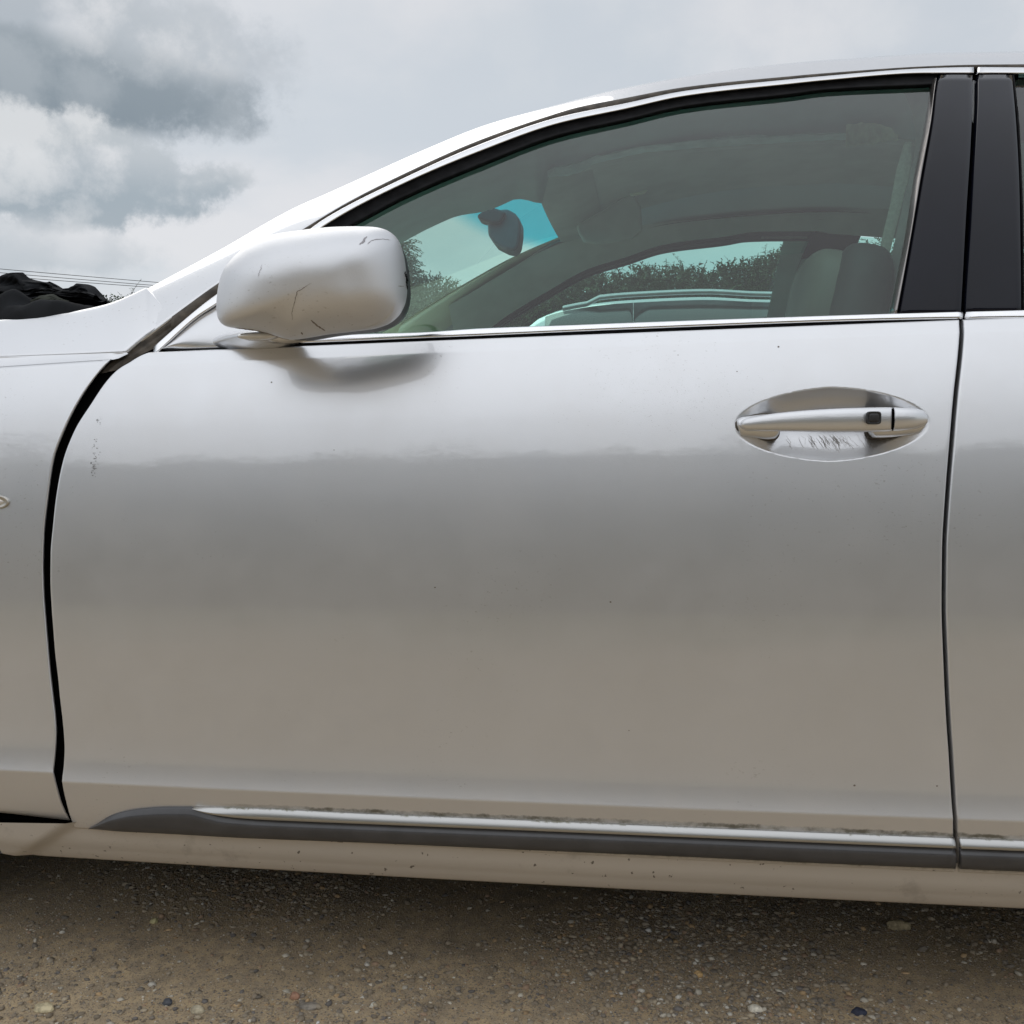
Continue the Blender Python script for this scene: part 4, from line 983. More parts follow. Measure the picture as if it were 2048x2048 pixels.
# far B pillar and far side rail trims
def far_tr(name, x0, x1, z0, z1, x2, x3, y0, y1, m):
    mk(name, [(x0, y0, z0), (x1, y0, z0), (x3, y1, z1), (x2, y1, z1)], [(0, 1, 2, 3)], m, IN, False)
far_tr('far_pillar_inner_trim', .33, .55, .90, 1.37, .40, .575, W - .10, W - .345, TRIMG)
frl = unp(np.linspace(600, 1870, 60), pchip(*zip(*BLL))(np.linspace(600, 1870, 60)), off(Sglass, .035)); frl[:, 1] = W - frl[:, 1]
fxe = np.linspace(frl[-1, 0] + .03, 1.4, 12); frl = np.concatenate([frl, np.stack([fxe, np.full(12, frl[-1, 1]), np.interp(fxe, [.44, 1.4], [frl[-1, 2], frl[-1, 2] - .10])], -1)])
fri = frl.copy(); fri[:, 1] = W - .41; fri[:, 2] = np.interp(frl[:, 0], RX0, S2[:, 2]) - .004; fri[:, 0] += .01
P_ = np.stack([frl * (1 - t) + fri * t + np.array([0, -.012 * math.sin(math.pi * t), 0]) for t in np.linspace(0, 1, 8)])
sheet('far_side_rail_trim', P_[:, frl[:, 0] > -.66], HEAD, IN)


# ------------------------------------------------------------------ rear glass on this side
rb = np.linspace(.50, 1.50, 20); P_ = np.zeros((8, 20, 3))
ztop = np.interp(rb, RX, A2[:, 2]) - .03
for i, f in enumerate(np.linspace(0, 1, 8)):
    z = (zbelt(rb) - .004) * (1 - f) + np.maximum(ztop, zbelt(rb) + .01) * f; P_[i] = np.stack([rb, Sglass(rb, z) + .010, z], -1)
sheet('rear_window_glass', P_, GLASS, CAR)
P_ = np.zeros((8, 20, 3)); qb = np.linspace(1.5, 2.35, 20); qt = np.interp(qb, RX, A2[:, 2]) + .002
for i, f in enumerate(np.linspace(0, 1, 8)):
    z = (zbelt(qb) - .02) * (1 - f) + qt * f; P_[i] = np.stack([qb, Sglass(qb, z) + .003, z], -1)
sheet('rear_pillar_panel', P_, PAINT, CAR)

# wheels
def lathe(name, prof_, m, parent, cx, cy, cz, n=48):
    V_, F_ = [], []
    for i in range(n):
        a = 2*math.pi*i/n
        for (y, r) in prof_: V_.append((cx + r*math.cos(a), cy + y, cz + r*math.sin(a)))
    k = len(prof_)
    for i in range(n):
        for j in range(k-1): F_.append((i*k+j, i*k+j+1, ((i+1)%n)*k+j+1, ((i+1)%n)*k+j))
    return mk(name, V_, F_, m, parent)
def wheel(cx, cy, parent, sgn=1):
    wh = empty('wheel'); wh.parent = parent
    lathe('tyre', [(s*sgn, r) for s, r in [(.20,.23),(.20,.30),(.18,.335),(.10,.345),(.04,.335),(.0,.30),(.005,.24)]], TYRE, wh, cx, cy, .345)
    rim = lathe('rim', [(s*sgn, r) for s, r in [(.19,.23),(.19,.21),(.05,.20),(.01,.225),(.006,.24)]], ALLOY, wh, cx, cy, .345)
    V_, F_ = [], []
    for k in range(7):
        a = 2*math.pi*k/7
        for (r, ww, y) in ((.03, .035, .04), (.12, .026, .02), (.215, .034, .015)):
            for s in (-1, 1):
                V_.append((cx + r*math.cos(a) - s*ww*math.sin(a), cy + sgn*y, .345 + r*math.sin(a) + s*ww*math.cos(a)))
        o = len(V_) - 6; F_ += [(o, o+1, o+3, o+2), (o+2, o+3, o+5, o+4)]
    mk('spokes', V_, F_, ALLOY, wh, False)
    lathe('hub_cap', [(.03*sgn, .06), (.015*sgn, .05), (.01*sgn, .001)], ALLOY, wh, cx, cy, .345, 24)
for cx in (FW, RW):
    wheel(cx, .06, CAR, 1); wheel(cx, W - .06, CAR, -1)

# ------------------------------------------------------------------ mirror everything needed to the far side
def mirror_copy(o, parent):
    c_ = o.copy(); COL.objects.link(c_); c_.parent = parent; c_.scale = (1, -1, 1); c_.location = (0, W, 0); return c_
for o in list(CAR.children):
    if o.name.split('.')[0] in ('front_door', 'rear_door', 'front_fender', 'quarter_panel', 'front_window_glass', 'rear_window_glass', 'rear_pillar_panel', 'roof_rail', 'rocker_sill', 'pillar_cover', 'pillar_backing', 'door_inner_card', 'bumper_corner', 'rear_corner', 'mirror_sail_panel'):
        c_ = mirror_copy(o, CAR)
        for g in list(o.children):
            if g.name.split('.')[0] in ('fender_top', 'fender_shoulder'):
                g2 = g.copy(); COL.objects.link(g2); g2.parent = c_
    elif o.name in ('door_window_frame', 'lower_door_moulding'):
        e_ = o.copy(); COL.objects.link(e_); e_.parent = CAR
        for g in list(o.children): mirror_copy(g, e_)
# far mirror, seen low through the window
fm = empty('door_mirror'); fm.parent = CAR
fmc = unp([955], [650], plane(W + .09))[0]
superblob('mirror_shell', tuple(fmc), (.045, .11, .058), PAINT, fm, .7)
superblob('mirror_arm', (fmc[0] + .02, W - .02, fmc[2] - .045), (.04, .10, .02), DPLAST, fm, .7)

# ------------------------------------------------------------------ ground
def ground_mat():
    m, t, b = mat('trodden_gravel')
    g = N(t, 'ShaderNodeTexCoord').outputs['Object']
    def nz(scale, det=8.0, rough=.6):
        n = N(t, 'ShaderNodeTexNoise'); inp(n, 'Vector', g); inp(n, 'Scale', scale); inp(n, 'Detail', det); inp(n, 'Roughness', rough); return n.outputs['Fac']
    c_ = mixc(t, sstep(t, nz(3.0), .35, .65), rgb(.45, .34, .205), rgb(.55, .42, .26))
    c_ = mixc(t, sstep(t, nz(40.0), .35, .7), c_, rgb(.33, .265, .185))
    c_ = mixc(t, mth(t, 'MULTIPLY', sstep(t, nz(9.0), .5, .7), .5), c_, rgb(.13, .115, .095))
    vo = N(t, 'ShaderNodeTexVoronoi', feature='F1'); inp(vo, 'Vector', g); inp(vo, 'Scale', 420.0)
    hs = N(t, 'ShaderNodeSeparateColor'); inp(hs, 0, vo.outputs['Color'])
    c_ = mixc(t, mth(t, 'MULTIPLY', sstep(t, hs.outputs[0], .55, .95), .6), c_, rgb(.40, .33, .24))
    c_ = mixc(t, mth(t, 'MULTIPLY', sstep(t, hs.outputs[1], .80, .97), .6), c_, rgb(.10, .085, .07))
    sp = N(t, 'ShaderNodeSeparateXYZ'); inp(sp, 0, g)
    gd = mth(t, 'ADD', sp.outputs[1], mth(t, 'MULTIPLY', mth(t, 'SUBTRACT', nz(.35, 5.0), .5), 9.0))
    c_ = mixc(t, mth(t, 'MULTIPLY', sstep(t, gd, -4.5, -10.5), .85), c_, mixc(t, nz(1.5), rgb(.09, .105, .05), rgb(.20, .19, .10)))
    inp(b, 'Base Color', c_); inp(b, 'Roughness', .95); b.inputs['Specular IOR Level'].default_value = .2
    hsum = mth(t, 'ADD', mth(t, 'MULTIPLY', nz(260.0), .6), mth(t, 'MULTIPLY', vo.outputs['Distance'], -.6))
    bp = N(t, 'ShaderNodeBump'); inp(bp, 'Strength', .7); inp(bp, 'Distance', .002); inp(bp, 'Height', hsum); inp(b, 'Normal', bp.outputs[0])
    return m
GM = ground_mat()
GR = mk('ground', [(-600, -600, 0), (600, -600, 0), (600, 600, 0), (-600, 600, 0)], [(0, 1, 2, 3)], GM, None, False); tag(GR, kind='structure')
def hgt(x, y): return 0.0
# gravel: many small stones near the car
def stones_mesh(name, n, xr_, yr_, smin, smax, seed, tiny=False):
    rg = np.random.default_rng(seed)
    ph = (1 + 5**.5) / 2
    ico = np.array([(-1,ph,0),(1,ph,0),(-1,-ph,0),(1,-ph,0),(0,-1,ph),(0,1,ph),(0,-1,-ph),(0,1,-ph),(ph,0,-1),(ph,0,1),(-ph,0,-1),(-ph,0,1)]) / math.sqrt(1 + ph*ph)
    fac = np.array([(0,11,5),(0,5,1),(0,1,7),(0,7,10),(0,10,11),(1,5,9),(5,11,4),(11,10,2),(10,7,6),(7,1,8),(3,9,4),(3,4,2),(3,2,6),(3,6,8),(3,8,9),(4,9,5),(2,4,11),(6,2,10),(8,6,7),(9,8,1)])
    if tiny:
        ico = np.array([(1,0,0),(0,1,0),(-1,0,0),(0,-1,0),(0,0,1),(0,0,-1)], float); fac = np.array([(0,1,4),(1,2,4),(2,3,4),(3,0,4),(1,0,5),(2,1,5),(3,2,5),(0,3,5)])
    K_ = len(ico)
    x = rg.uniform(*xr_, n); y = rg.uniform(*yr_, n)
    dens = np.array([mnoise.noise(Vector((a*2.2, b*2.2, seed))) for a, b in zip(x, y)]); keep = rg.random(n) < np.clip(.45 + 1.5*dens, .10, 1); x = x[keep]; y = y[keep]; n = len(x)
    s = smin * (smax / smin) ** (rg.random(n)**2.6)
    pts = ico[None] * (1 + rg.uniform(-.33, .25, (n, K_, 1)))
    sc = np.stack([s * rg.uniform(.75, 1.5, n), s * rg.uniform(.7, 1.2, n), s * rg.uniform(.35, .75, n)], -1)
    pts = pts * sc[:, None, :]
    tl = rg.normal(0, .25, n); ct, st_ = np.cos(tl), np.sin(tl); px_, pz_ = pts[..., 0]*ct[:, None] - pts[..., 2]*st_[:, None], pts[..., 0]*st_[:, None] + pts[..., 2]*ct[:, None]
    pts = np.stack([px_, pts[..., 1], pz_], -1)
    a = rg.uniform(0, 6.28, n); ca, sa = np.cos(a)[:, None], np.sin(a)[:, None]
    X = pts[..., 0]*ca - pts[..., 1]*sa + x[:, None]; Y = pts[..., 0]*sa + pts[..., 1]*ca + y[:, None]; Z = pts[..., 2] + (sc[:, 2] * rg.uniform(-.2, .6, n))[:, None]
    V_ = np.stack([X, Y, Z], -1).reshape(-1, 3); F_ = (fac[None] + (np.arange(n)*K_)[:, None, None]).reshape(-1, 3)
    me = bpy.data.meshes.new(name); me.vertices.add(len(V_)); me.vertices.foreach_set('co', V_.ravel())
    me.loops.add(F_.size); me.loops.foreach_set('vertex_index', F_.ravel().astype(np.int32))
    me.polygons.add(len(F_)); me.polygons.foreach_set('loop_start', np.arange(0, F_.size, 3, dtype=np.int32))
    me.update(calc_edges=True)
    pal = np.array([(.22,.18,.13),(.28,.235,.175),(.17,.15,.125),(.36,.30,.215),(.50,.46,.38),(.40,.27,.14),(.12,.115,.115),(.30,.20,.13),(.62,.59,.52)])
    pr = np.array([.24,.22,.16,.13,.07,.06,.05,.05,.02]); ci = rg.choice(len(pal), n, p=pr/pr.sum()); c_ = np.minimum(pal[ci] * rg.uniform(.95, 1.5, (n, 1)), .8)
    ca_ = me.color_attributes.new('stone', 'FLOAT_COLOR', 'POINT'); cc = np.concatenate([np.repeat(c_, K_, 0), np.ones((n*K_, 1))], 1); ca_.data.foreach_set('color', cc.ravel())
    me.materials.append(STM); o = link(bpy.data.objects.new(name, me)); return o
STM, t, b = mat('gravel_stone')
at = N(t, 'ShaderNodeAttribute', attribute_name='stone'); g = N(t, 'ShaderNodeTexCoord').outputs['Object']
n_ = N(t, 'ShaderNodeTexNoise'); inp(n_, 'Vector', g); inp(n_, 'Scale', 400.0); inp(n_, 'Detail', 3.0)
inp(b, 'Base Color', mixc(t, mth(t, 'MULTIPLY', n_.outputs['Fac'], .55), at.outputs['Color'], rgb(.19, .155, .11))); inp(b, 'Roughness', .85)
tag(stones_mesh('gravel', 76000, (-1.3, 1.1), (-.12, .75), .0013, .0062, 3), kind='stuff')
tag(stones_mesh('gravel', 190000, (-1.2, .95), (-.05, .60), .0007, .0022, 4, True), kind='stuff')
tag(stones_mesh('gravel', 16000, (-5, 5), (-5, -.25), .003, .012, 5), kind='stuff')
# larger flints one can point at
def flint(px, py, s, col, label, name='stone', asp=(1, 1, .5), seed=0):
    r = ray(px, py); k = -CAM[2] / r[2]; p = CAM + k * r; rn = random.Random(seed)
    V_, F_ = [], []; nu, nv = 12, 7
    for i in range(nv + 1):
        ph_ = -math.pi/2 + math.pi*i/nv
        for j in range(nu):
            a = 2*math.pi*j/nu; q = 1 + .28*mnoise.noise(Vector((math.cos(a)*math.cos(ph_)*1.4 + seed, math.sin(a)*math.cos(ph_)*1.4, math.sin(ph_)*1.4))) 
            V_.append((s*asp[0]*q*math.cos(ph_)*math.cos(a), s*asp[1]*q*math.cos(ph_)*math.sin(a), s*asp[2]*q*math.sin(ph_)))
    for i in range(nv):
        for j in range(nu): F_.append((i*nu + j, i*nu + (j+1) % nu, (i+1)*nu + (j+1) % nu, (i+1)*nu + j))
    o = mk(name, V_, F_, simple('flint_' + str(seed), col, .7, 0, 120, .3, .5, 300), None, False); o.location = (p[0], p[1], s*asp[2]*.45); tag(o, label, 'stone', 'loose stones on the gravel')
flint(1796, 1856, .020, (.40,.33,.20), 'long yellowish flint in the shadow under the rear of the sill', asp=(1, .5, .45), seed=1)
flint(1718, 2028, .0085, (.03,.035,.06), 'dark blue-black pebble on the lit gravel at the lower right', asp=(1.2, .9, .7), seed=2)
flint(88, 2020, .012, (.55,.47,.30), 'cream flint at the lower left edge of the gravel', asp=(1.3, .8, .5), seed=3)
flint(1396, 1952, .0065, (.50,.33,.15), 'small orange-tan pebble in front of the car, right of centre', asp=(1.1, .9, .8), seed=4)
flint(308, 1845, .0065, (.42,.38,.20), 'small yellow pebble at the edge of the car shadow, lower left', asp=(1, .8, .8), seed=5)
flint(1510, 2021, .009, (.68,.63,.52), 'pale cream stone among gravel at the bottom, right of centre', asp=(1.2, .8, .6), seed=6)
flint(395, 2024, .009, (.48,.42,.30), 'buff stone in the patch of coarse gravel at the bottom left', asp=(1.1, .8, .7), seed=7)
flint(335, 2008, .0065, (.07,.075,.085), 'small dark grey pebble in the coarse gravel at the bottom left', asp=(1.1, .9, .8), seed=8)
flint(590, 1996, .0075, (.36,.20,.13), 'reddish brown pebble on the gravel, left of centre', asp=(1, .8, .8), seed=9)
flint(620, 2015, .011, (.26,.23,.19), 'flat grey-brown stone beside the reddish pebble', asp=(1.3, .8, .4), seed=10)

# ------------------------------------------------------------------ cloth on the bonnet
def cloth():
    cx, cy = -1.00, .33; nu, nv = 110, 70
    Pc = np.zeros((nv, nu, 3))
    for i in range(nv):
        for j in range(nu):
            u = j/(nu-1)*2 - 1; v = i/(nv-1)*2 - 1
            x = cx + .30*u; y = cy + .20*v
            env = max(0, 1 - (abs(u)**2.6)) * max(0, 1 - abs(v)**2.2)
            q = Vector((x*5 + .6*mnoise.noise(Vector((x*4, y*4, 1))), y*9, 0))
            fold = abs(mnoise.noise(q*1.1)) * 1.5
            fold2 = 1 - abs(mnoise.noise(Vector((x*11 + y*4, y*13 - x*3, 3.3)))) * 2
            h = env**.5 * (.030 + .036*max(0, fold) + .022*max(0, fold2) + .012*mnoise.noise(Vector((x*30, y*30, 8))))
            Pc[i, j] = (x, y, .985 + .012*0 - .04*(1 - env**.4) + h*1.0)
    return Pc
CLM = simple('black_cotton_cloth', (.011, .012, .0135), .95, 0, 15, .5, .4, 700, spec=.15)
CLM2 = simple('dark_olive_cloth', (.040, .043, .036), .95, 0, 15, .3, .4, 700, spec=.1)
o = sheet('black_jacket', cloth(), CLM, None, flip=True); tag(o, 'crumpled black garment lying on the bonnet beside the windscreen', 'jacket')

def finger_cloth(name, pts_lo, pts_hi, y0, y1, m, xs_, label=None, amp=.006, seed=2, bul=.03):
    n = 130; st = np.linspace(xs_[0], xs_[1], n); A_ = unp(st, pchip(*zip(*pts_lo))(st), plane(y0)); B_ = unp(st, pchip(*zip(*pts_hi))(st), plane(y1)); P_ = np.zeros((40, n, 3))
    for i, t in enumerate(np.linspace(0, 1, 40)):
        q = A_*(1-t) + B_*t
        for j in range(n):
            q[j, 1] -= bul*math.sin(math.pi*t)**.7 + amp * 1.6 * (1 - 2.4*abs(mnoise.noise(Vector((q[j, 0]*17 + t*3.2, t*4.5 + q[j, 0]*5, seed))))) + amp * .6 * (1 - 2.4*abs(mnoise.noise(Vector((q[j, 0]*45 - t*4, t*9.0, seed + 3)))))
            q[j, 2] += amp*.35 * mnoise.noise(Vector((q[j, 0]*30, t*4, seed + 5)))
        P_[i] = q
    P_ = np.concatenate([P_, P_[-1:] + [0, .05, -.02], P_[-1:] + [0, .10, -.08]], axis=0)
    return sheet(name, P_, m, None, flip=False)
def cp(x, y): return (x * .20704, 500 + y * .20704)
o1 = finger_cloth('black_jacket', [cp(-400, 700), cp(300, 690), cp(700, 640), cp(1080, 545)], [cp(-400, 420), cp(-100, 360), cp(0, 330), cp(90, 262), cp(180, 236), cp(240, 236), cp(310, 285), cp(420, 296), cp(520, 318), cp(620, 372), cp(660, 388), cp(740, 380), cp(800, 345), cp(850, 335), cp(905, 348), cp(945, 385), cp(960, 430), cp(1020, 465), cp(1075, 500)], .27, .34, CLM, (-70, 222), amp=.010, seed=4, bul=.02)
o1.name = 'garment_body'
o2 = finger_cloth('sleeve', [cp(-380, 560), cp(60, 600), cp(400, 560), cp(600, 530), cp(980, 520)], [cp(-380, 470), cp(60, 455), cp(300, 398), cp(500, 378), cp(700, 402), cp(900, 412), cp(980, 440)], .245, .265, CLM, (-70, 202), amp=.010, seed=9, bul=.018)
o3 = finger_cloth('hem', [cp(-300, 690), cp(60, 665), cp(200, 645), cp(420, 625), cp(700, 560)], [cp(-300, 500), cp(40, 492), cp(60, 488), cp(300, 490), cp(430, 440), cp(520, 432), cp(600, 470), cp(700, 500)], .19, .215, CLM2, (8, 145), amp=.004, seed=12, bul=.012)
for q in (o1, o2, o3): q.parent = o

# ------------------------------------------------------------------ other car seen through the windows
def estate_car():
    root = empty('estate_car', (0, 0, 0), 'silver estate car with roof rails parked beyond the near car, seen through its windows', 'car')
    yn = 2.95; Wd = 1.75
    Rr = unp([1066,1078,1125,1147,1200,1250,1404,1520], [652,628,620,611,603,598,591,596], plane(yn + .28))
    rx_, rz_ = Rr[:, 0], Rr[:, 2]
    px_ = [-1.9, -1.75, -1.2, rx_[0] - .25, rx_[1], rx_[3], rx_[5], rx_[6], rx_[7], 1.9, 2.4, 2.6]
    pz_ = [.72, .82, .95, 1.06, rz_[1] - .01, rz_[3], rz_[5], rz_[6], rz_[7], rz_[7] - .03, rz_[7] - .10, 1.05]
    top = pchip(px_, pz_); xs_ = np.linspace(-1.9, 2.6, 120)
    def sec(x):
        zt = float(top(x)); zb = min(.98, zt); cab = zt > 1.0
        yo = yn + .10*max(0, abs(x - .3) - 1.7)**2
        L_ = [(yo + .06, .22), (yo, .40), (yo, .60), (yo + .03, .85), (yo + .06, zb - .01)]
        k = max(0, zt - .98)
        L_ += [(yo + .08 + .18*min(k, .55)*.5/.55*1.2, zb + k*.45), (yo + .10 + .30*min(k/.5, 1)*.55, zb + k*.88), (yo + .15 + .30*min(k/.5, 1)*.6, zb + k*.98), (yo + .40, zt + .012), (yo + Wd/2, zt + .03)]
        far_ = [(2*yn + Wd - a, b) for a, b in L_[::-1][1:]]
        return [(x, a, b) for a, b in L_ + far_]
    P_ = np.array([sec(x) for x in xs_]); P_ = np.transpose(P_, (1, 0, 2))
    sheet('body', P_, PAINT, root)
    # side windows: dark panes proud of the greenhouse side
    def Sg2(x, z):
        k = np.maximum(top(x) - .98, .02); return yn + .08 + (z - .98)/(k*.45)*(.18*np.minimum(k, .55)*.5/.55*1.2) - .006
    wm = glass_mat('estate_privacy_glass', (.05, .07, .07), dirt=.1)
    wm2 = simple('estate_dark_glass', (.012, .016, .016), .08, 0, coat=1)
    for (a, b) in ((rx_[1] + .03, -.001), (.001, .925), (.93, 1.70)):
        xx = np.linspace(a, b, 14); P2 = np.zeros((5, 14, 3))
        for i, f in enumerate(np.linspace(0, 1, 5)):
            zt = top(xx) - .018; z = 1.0*(1-f) + np.maximum(zt, 1.02)*f
            yy_ = []
            for x_, z_ in zip(xx, z):
                s = sec(x_); zz_ = [q[2] for q in s[:8]]; yv = [q[1] for q in s[:8]]; yy_.append(np.interp(z_, zz_, yv) - .034)
            P2[i] = np.stack([xx, np.array(yy_), z], -1)
        sheet('side_window', P2, wm2, root, flange=.01)
    # roof rail: bright bar
    xx = np.linspace(rx_[2], 1.8, 40); V_, F_ = [], []
    for i, x_ in enumerate(xx):
        zt = float(top(x_)); 
        for j in range(8):
            a = 2*math.pi*j/8; V_.append((x_, yn + .30 + .018*math.cos(a), zt + .012*math.sin(a) + (.02 if 2 < i < 37 else -.0)))
    for i in range(39):
        for j in range(8): F_.append((i*8+j, i*8+(j+1)%8, (i+1)*8+(j+1)%8, (i+1)*8+j))
    mk('roof_bar', V_, F_, ALLOY, root)
    Vm = unp([1066,1072,1100,1108], [655,640,622,628], plane(yn + .2))
    for cx in (-1.1, 1.7):
        wheel(cx, yn + .02, root, 1); wheel(cx, yn + Wd - .02, root, -1)
    return root
estate_car()

# ------------------------------------------------------------------ hedge, trees, power lines
def leaf_mat(name, c1, c2):
    m, t, b = mat(name); g = N(t, 'ShaderNodeNewGeometry'); n = N(t, 'ShaderNodeTexNoise'); inp(n, 'Vector', g.outputs['Position']); inp(n, 'Scale', 2.0); inp(n, 'Detail', 4.0)
    f = mth(t, 'ADD', mth(t, 'MULTIPLY', g.outputs['Random Per Island'], .6), mth(t, 'MULTIPLY', n.outputs['Fac'], .5), clamp=True)
    inp(b, 'Base Color', mixc(t, f, rgb(*c1), rgb(*c2))); inp(b, 'Roughness', .6); return m
CONI = leaf_mat('conifer_leaf', (.020, .040, .018), (.075, .115, .045))
CONI2 = leaf_mat('pale_conifer_leaf', (.06, .085, .04), (.15, .18, .095))
BROAD = leaf_mat('broadleaf', (.022, .045, .018), (.07, .11, .035))
BARK = simple('bark', (.10, .08, .06), .9, 0, 20, .3)
def spray_mesh(name, centres, dirs, lens, wid, m, parent, rg):
    """each spray: a drooping frond made of small quads along a curved stem"""
    n = len(centres); segs = 5; V_ = np.zeros((n, segs*4, 3)); 
    up_ = np.array([0, 0, 1.0])
    for s in range(segs):
        f0_, f1_ = s/segs, (s+1)/segs
        side = np.cross(dirs, rg.normal(0, 1, (n, 3))); side /= np.linalg.norm(side, axis=1)[:, None] + 1e-9
        c0 = centres + dirs*(lens*f0_)[:, None] + up_*(-(lens*.35)*f0_**2)[:, None]; c1_ = centres + dirs*(lens*f1_)[:, None] + up_*(-(lens*.35)*f1_**2)[:, None]
        w0 = (wid*(1 - f0_*.8))[:, None]; sw = side * w0
        tip = c1_ + sw * rg.uniform(.2, 1.2, (n, 1))
        V_[:, s*4] = c0 - sw*.15; V_[:, s*4+1] = c0 + sw*.15; V_[:, s*4+2] = tip + sw*.3; V_[:, s*4+3] = c1_
    Vf = V_.reshape(-1, 3); F_ = np.arange(n*segs*4).reshape(-1, 4)
    me = bpy.data.meshes.new(name); me.vertices.add(len(Vf)); me.vertices.foreach_set('co', Vf.ravel()); me.loops.add(F_.size); me.loops.foreach_set('vertex_index', F_.ravel().astype(np.int32))
    me.polygons.add(len(F_)); me.polygons.foreach_set('loop_start', np.arange(0, F_.size, 4, dtype=np.int32)); me.update(calc_edges=True); me.materials.append(m)
    return link(bpy.data.objects.new(name, me), parent)
def hedge(x0, x1, y, top, depth, n, seed, label, m, shoots=60, profile=None, slope=0.0):
    root = empty('hedge', ((x0 + x1)/2, y, 0), label, 'hedge'); rg = np.random.default_rng(seed); off_ = np.array([(x0 + x1)/2, y, 0])
    x = rg.uniform(x0, x1, n); z = rg.random(n)**.75
    if profile is not None: base_top = np.array([profile(a) for a in x])
    else: base_top = top
    lump = np.array([.28*mnoise.noise(Vector((a*.9, seed, 0))) + .14*mnoise.noise(Vector((a*2.9, seed, 2))) for a in x])
    face = rg.choice([-1, -1, 1, 0], n, p=[.3, .3, .15, .25]); yy_ = y + np.where(face == 0, rg.uniform(-depth, depth, n), face*depth*(1 + .15*rg.normal(0, 1, n)))
    zt = base_top + lump; x_off = slope * (x - x0); zz_ = np.where(face == 0, zt - np.abs(rg.normal(0, .08, n)), z*zt)
    C_ = np.stack([x, yy_ + .15*np.sin(x*2.3) , zz_], -1) - off_
    D_ = np.stack([rg.normal(0, .5, n), np.where(face == 0, rg.normal(0, .4, n), face*.6), rg.normal(.5, .4, n)], -1); D_ /= np.linalg.norm(D_, axis=1)[:, None]
    spray_mesh('foliage', C_, D_, rg.uniform(.10, .24, n), rg.uniform(.022, .045, n), m, root, rg)['kind'] = 'stuff'
    # leggy shoots sticking up from the top
    V_, F_, Cs, Ds, Ls = [], [], [], [], []
    for k in range(shoots):
        xx = rg.uniform(x0, x1); b0 = np.array([xx, y + rg.uniform(-depth*.6, depth*.6), (top if profile is None else profile(xx)) - .1 + .28*mnoise.noise(Vector((xx*.9, seed, 0)))]) - off_; h = rg.uniform(.15, .45); lean = rg.normal(0, .35, 2); p0 = b0
        for s in range(8):
            f = (s+1)/8; p1 = b0 + np.array([lean[0]*h*f*f, lean[1]*h*f*f, h*f - .12*h*f*f]); r_ = .006*(1-f) + .0012; i0 = len(V_)
            for p_ in (p0, p1): V_ += [p_ + [r_, 0, 0], p_ + [-r_*.5, r_, 0], p_ + [-r_*.5, -r_, 0]]
            F_ += [(i0, i0+1, i0+4, i0+3), (i0+1, i0+2, i0+5, i0+4), (i0+2, i0, i0+3, i0+5)]
            for _ in range(5):
                a = rg.uniform(0, 6.28); Cs.append(p0 + (p1-p0)*rg.random()); Ds.append([math.cos(a), math.sin(a)*.6, .35]); Ls.append(rg.uniform(.05, .16)*(1.2 - f))
            p0 = p1
    mk('shoots', V_, F_, BARK, root, False)['kind'] = 'stuff'
    Ds = np.array(Ds); Ds /= np.linalg.norm(Ds, axis=1)[:, None]
    spray_mesh('shoot_leaves', np.array(Cs), Ds, np.array(Ls), np.full(len(Cs), .010), m, root, rg)['kind'] = 'stuff'
    # dark twiggy core
    cxs = np.linspace(x0, x1, 60); V_, F_ = [], []
    for k, q in enumerate(cxs):
        tp = (top if profile is None else profile(q)) - .13 + .28*mnoise.noise(Vector((q*.9, seed, 0))); hd_ = depth*.62; yo = .15*math.sin(q*2.3)
        V_ += [(q - off_[0], yo - hd_, 0), (q - off_[0], yo - hd_, tp - .12), (q - off_[0], yo - hd_*.5, tp), (q - off_[0], yo + hd_*.5, tp), (q - off_[0], yo + hd_, tp - .12), (q - off_[0], yo + hd_, 0)]
        if k: F_ += [(6*k-6+m_, 6*k-5+m_, 6*k+1+m_, 6*k+m_) for m_ in range(5)]
    mk('hedge_core', V_, F_, simple('hedge_core_' + str(seed), (.018, .024, .012), .95, 0, 6, .5, .8, 30), root)
    return root
hedge(-10.5, 5.5, 9.5, 2.7, .55, 56000, 2, 'long untrimmed conifer hedge with leggy shoots, beyond the parked cars', CONI, 62, lambda q: float(np.interp(q, [-10, -5.5, -4, -1.2, .2, 2, 5], [2.30, 2.42, 2.30, 2.42, 2.66, 2.72, 2.74])))
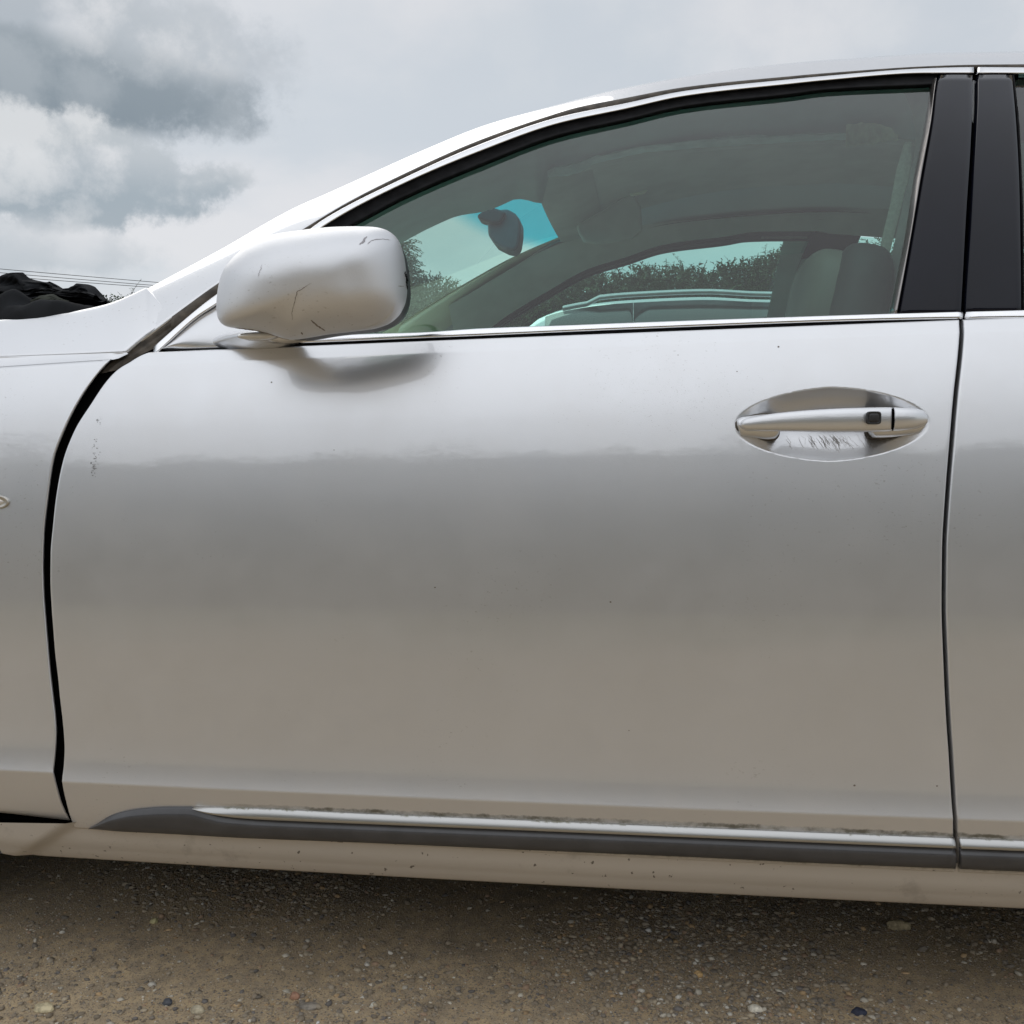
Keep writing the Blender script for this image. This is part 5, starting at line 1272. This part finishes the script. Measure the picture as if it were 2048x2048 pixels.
def tree(x, y, h, r, label, seed, m=BROAD, n=9000, name='broadleaf_tree', leaf=.05, group=None):
    root = empty(name, (x, y, 0), label, 'tree', group); rg = np.random.default_rng(seed); V_, F_ = [], []
    def limb(p0, p1, r0, r1, k=7):
        i0 = len(V_)
        for p_, rr_ in ((p0, r0), (p1, r1)):
            for j in range(k): a = 2*math.pi*j/k; V_.append((p_[0] + rr_*math.cos(a), p_[1] + rr_*math.sin(a), p_[2]))
        for j in range(k): F_.append((i0+j, i0+(j+1)%k, i0+k+(j+1)%k, i0+k+j))
    limb((0, 0, 0), (.05, 0, h*.5), h*.035, h*.02); cl = []
    for k in range(16):
        a = rg.uniform(0, 6.28); zz_ = rg.uniform(.35, .95)*h; rr_ = r*math.sqrt(max(.05, 1 - ((zz_ - .6*h)/(.48*h))**2))*rg.uniform(.3, .85); q = (rr_*math.cos(a), rr_*math.sin(a), zz_); cl.append(q)
        limb((.03, 0, h*rg.uniform(.25, .5)), q, h*.012, h*.003, 5)
    mk('trunk', V_, F_, BARK, root)
    ci = rg.integers(0, len(cl), n); C_ = np.array(cl)[ci]; D_ = rg.normal(0, 1, (n, 3)); D_ /= np.linalg.norm(D_, axis=1)[:, None]
    C_ = C_ + D_ * (r*.42*rg.random(n)**.45)[:, None] * np.array([1, 1, .75])
    spray_mesh('crown', C_, D_, rg.uniform(.6, 1.3, n)*leaf*2.2, np.full(n, leaf*.5), m, root, rg)['kind'] = 'stuff'
    return root
tree(-3.05, 12.2, 3.75, 1.05, 'round broadleaf tree beyond the hedge, seen through the windscreen just right of the mirror', 21, n=16000, leaf=.07)
tree(3.3, 11.5, 3.6, 1.0, 'spindly tree rising behind the hedge by the rear window', 23, n=2600, leaf=.05)
# trees and hedge on the photographer's side (they show in the paint)
hedge(-16, 16, -13, 3.65, .7, 26000, 8, 'conifer hedge on the photographer side, reflected in the door', CONI2, 10)
for k, (x_, h_) in enumerate([(-13, 6.0), (-9.5, 4.6), (-5, 5.2), (-1.5, 3.9), (2.6, 5.6), (6.5, 4.4), (11, 5.8)]):
    tree(x_, -15.5 - (k % 3)*1.0, h_, h_*.38, ['tall', 'low', 'broad', 'small', 'full', 'squat', 'high'][k] + ' tree standing behind the hedge on the photographer side', 40 + k, n=3000, leaf=.12, group='trees behind the photographer')
# power lines
PW = simple('cable', (.03, .03, .03), .6)
for k, (ya, yb2) in enumerate([((0, 540.5), (330, 565.5)), ((0, 548), (330, 572)), ((0, 555), (330, 576))]):
    r0 = ray(*ya); r1 = ray(*yb2); D0 = 34.0
    p0 = CAM + r0 * ((D0 - CAM[1]) / r0[1]); p1 = CAM + r1 * ((D0 + 4 - CAM[1]) / r1[1]); dv = (p1 - p0); a_ = p0 - dv*1.6; b_ = p1 + dv*5.0
    V_, F_ = [], []; nn = 60
    for i in range(nn):
        t_ = i/(nn-1); p_ = a_*(1-t_) + b_*t_; s_g = 0.25*(4*t_*(1-t_)) - .25*(4*.31*.69)
        for j in range(4): V_.append((p_[0], p_[1] + .011*math.cos(j*math.pi/2), p_[2] - s_g + .011*math.sin(j*math.pi/2)))
    for i in range(nn-1):
        for j in range(4): F_.append((i*4+j, i*4+(j+1)%4, (i+1)*4+(j+1)%4, (i+1)*4+j))
    o = mk('power_line', V_, F_, PW); tag(o, ['highest', 'middle', 'lowest'][k] + ' of three thin overhead cables in the sky above the jacket', 'cable', 'overhead cables')
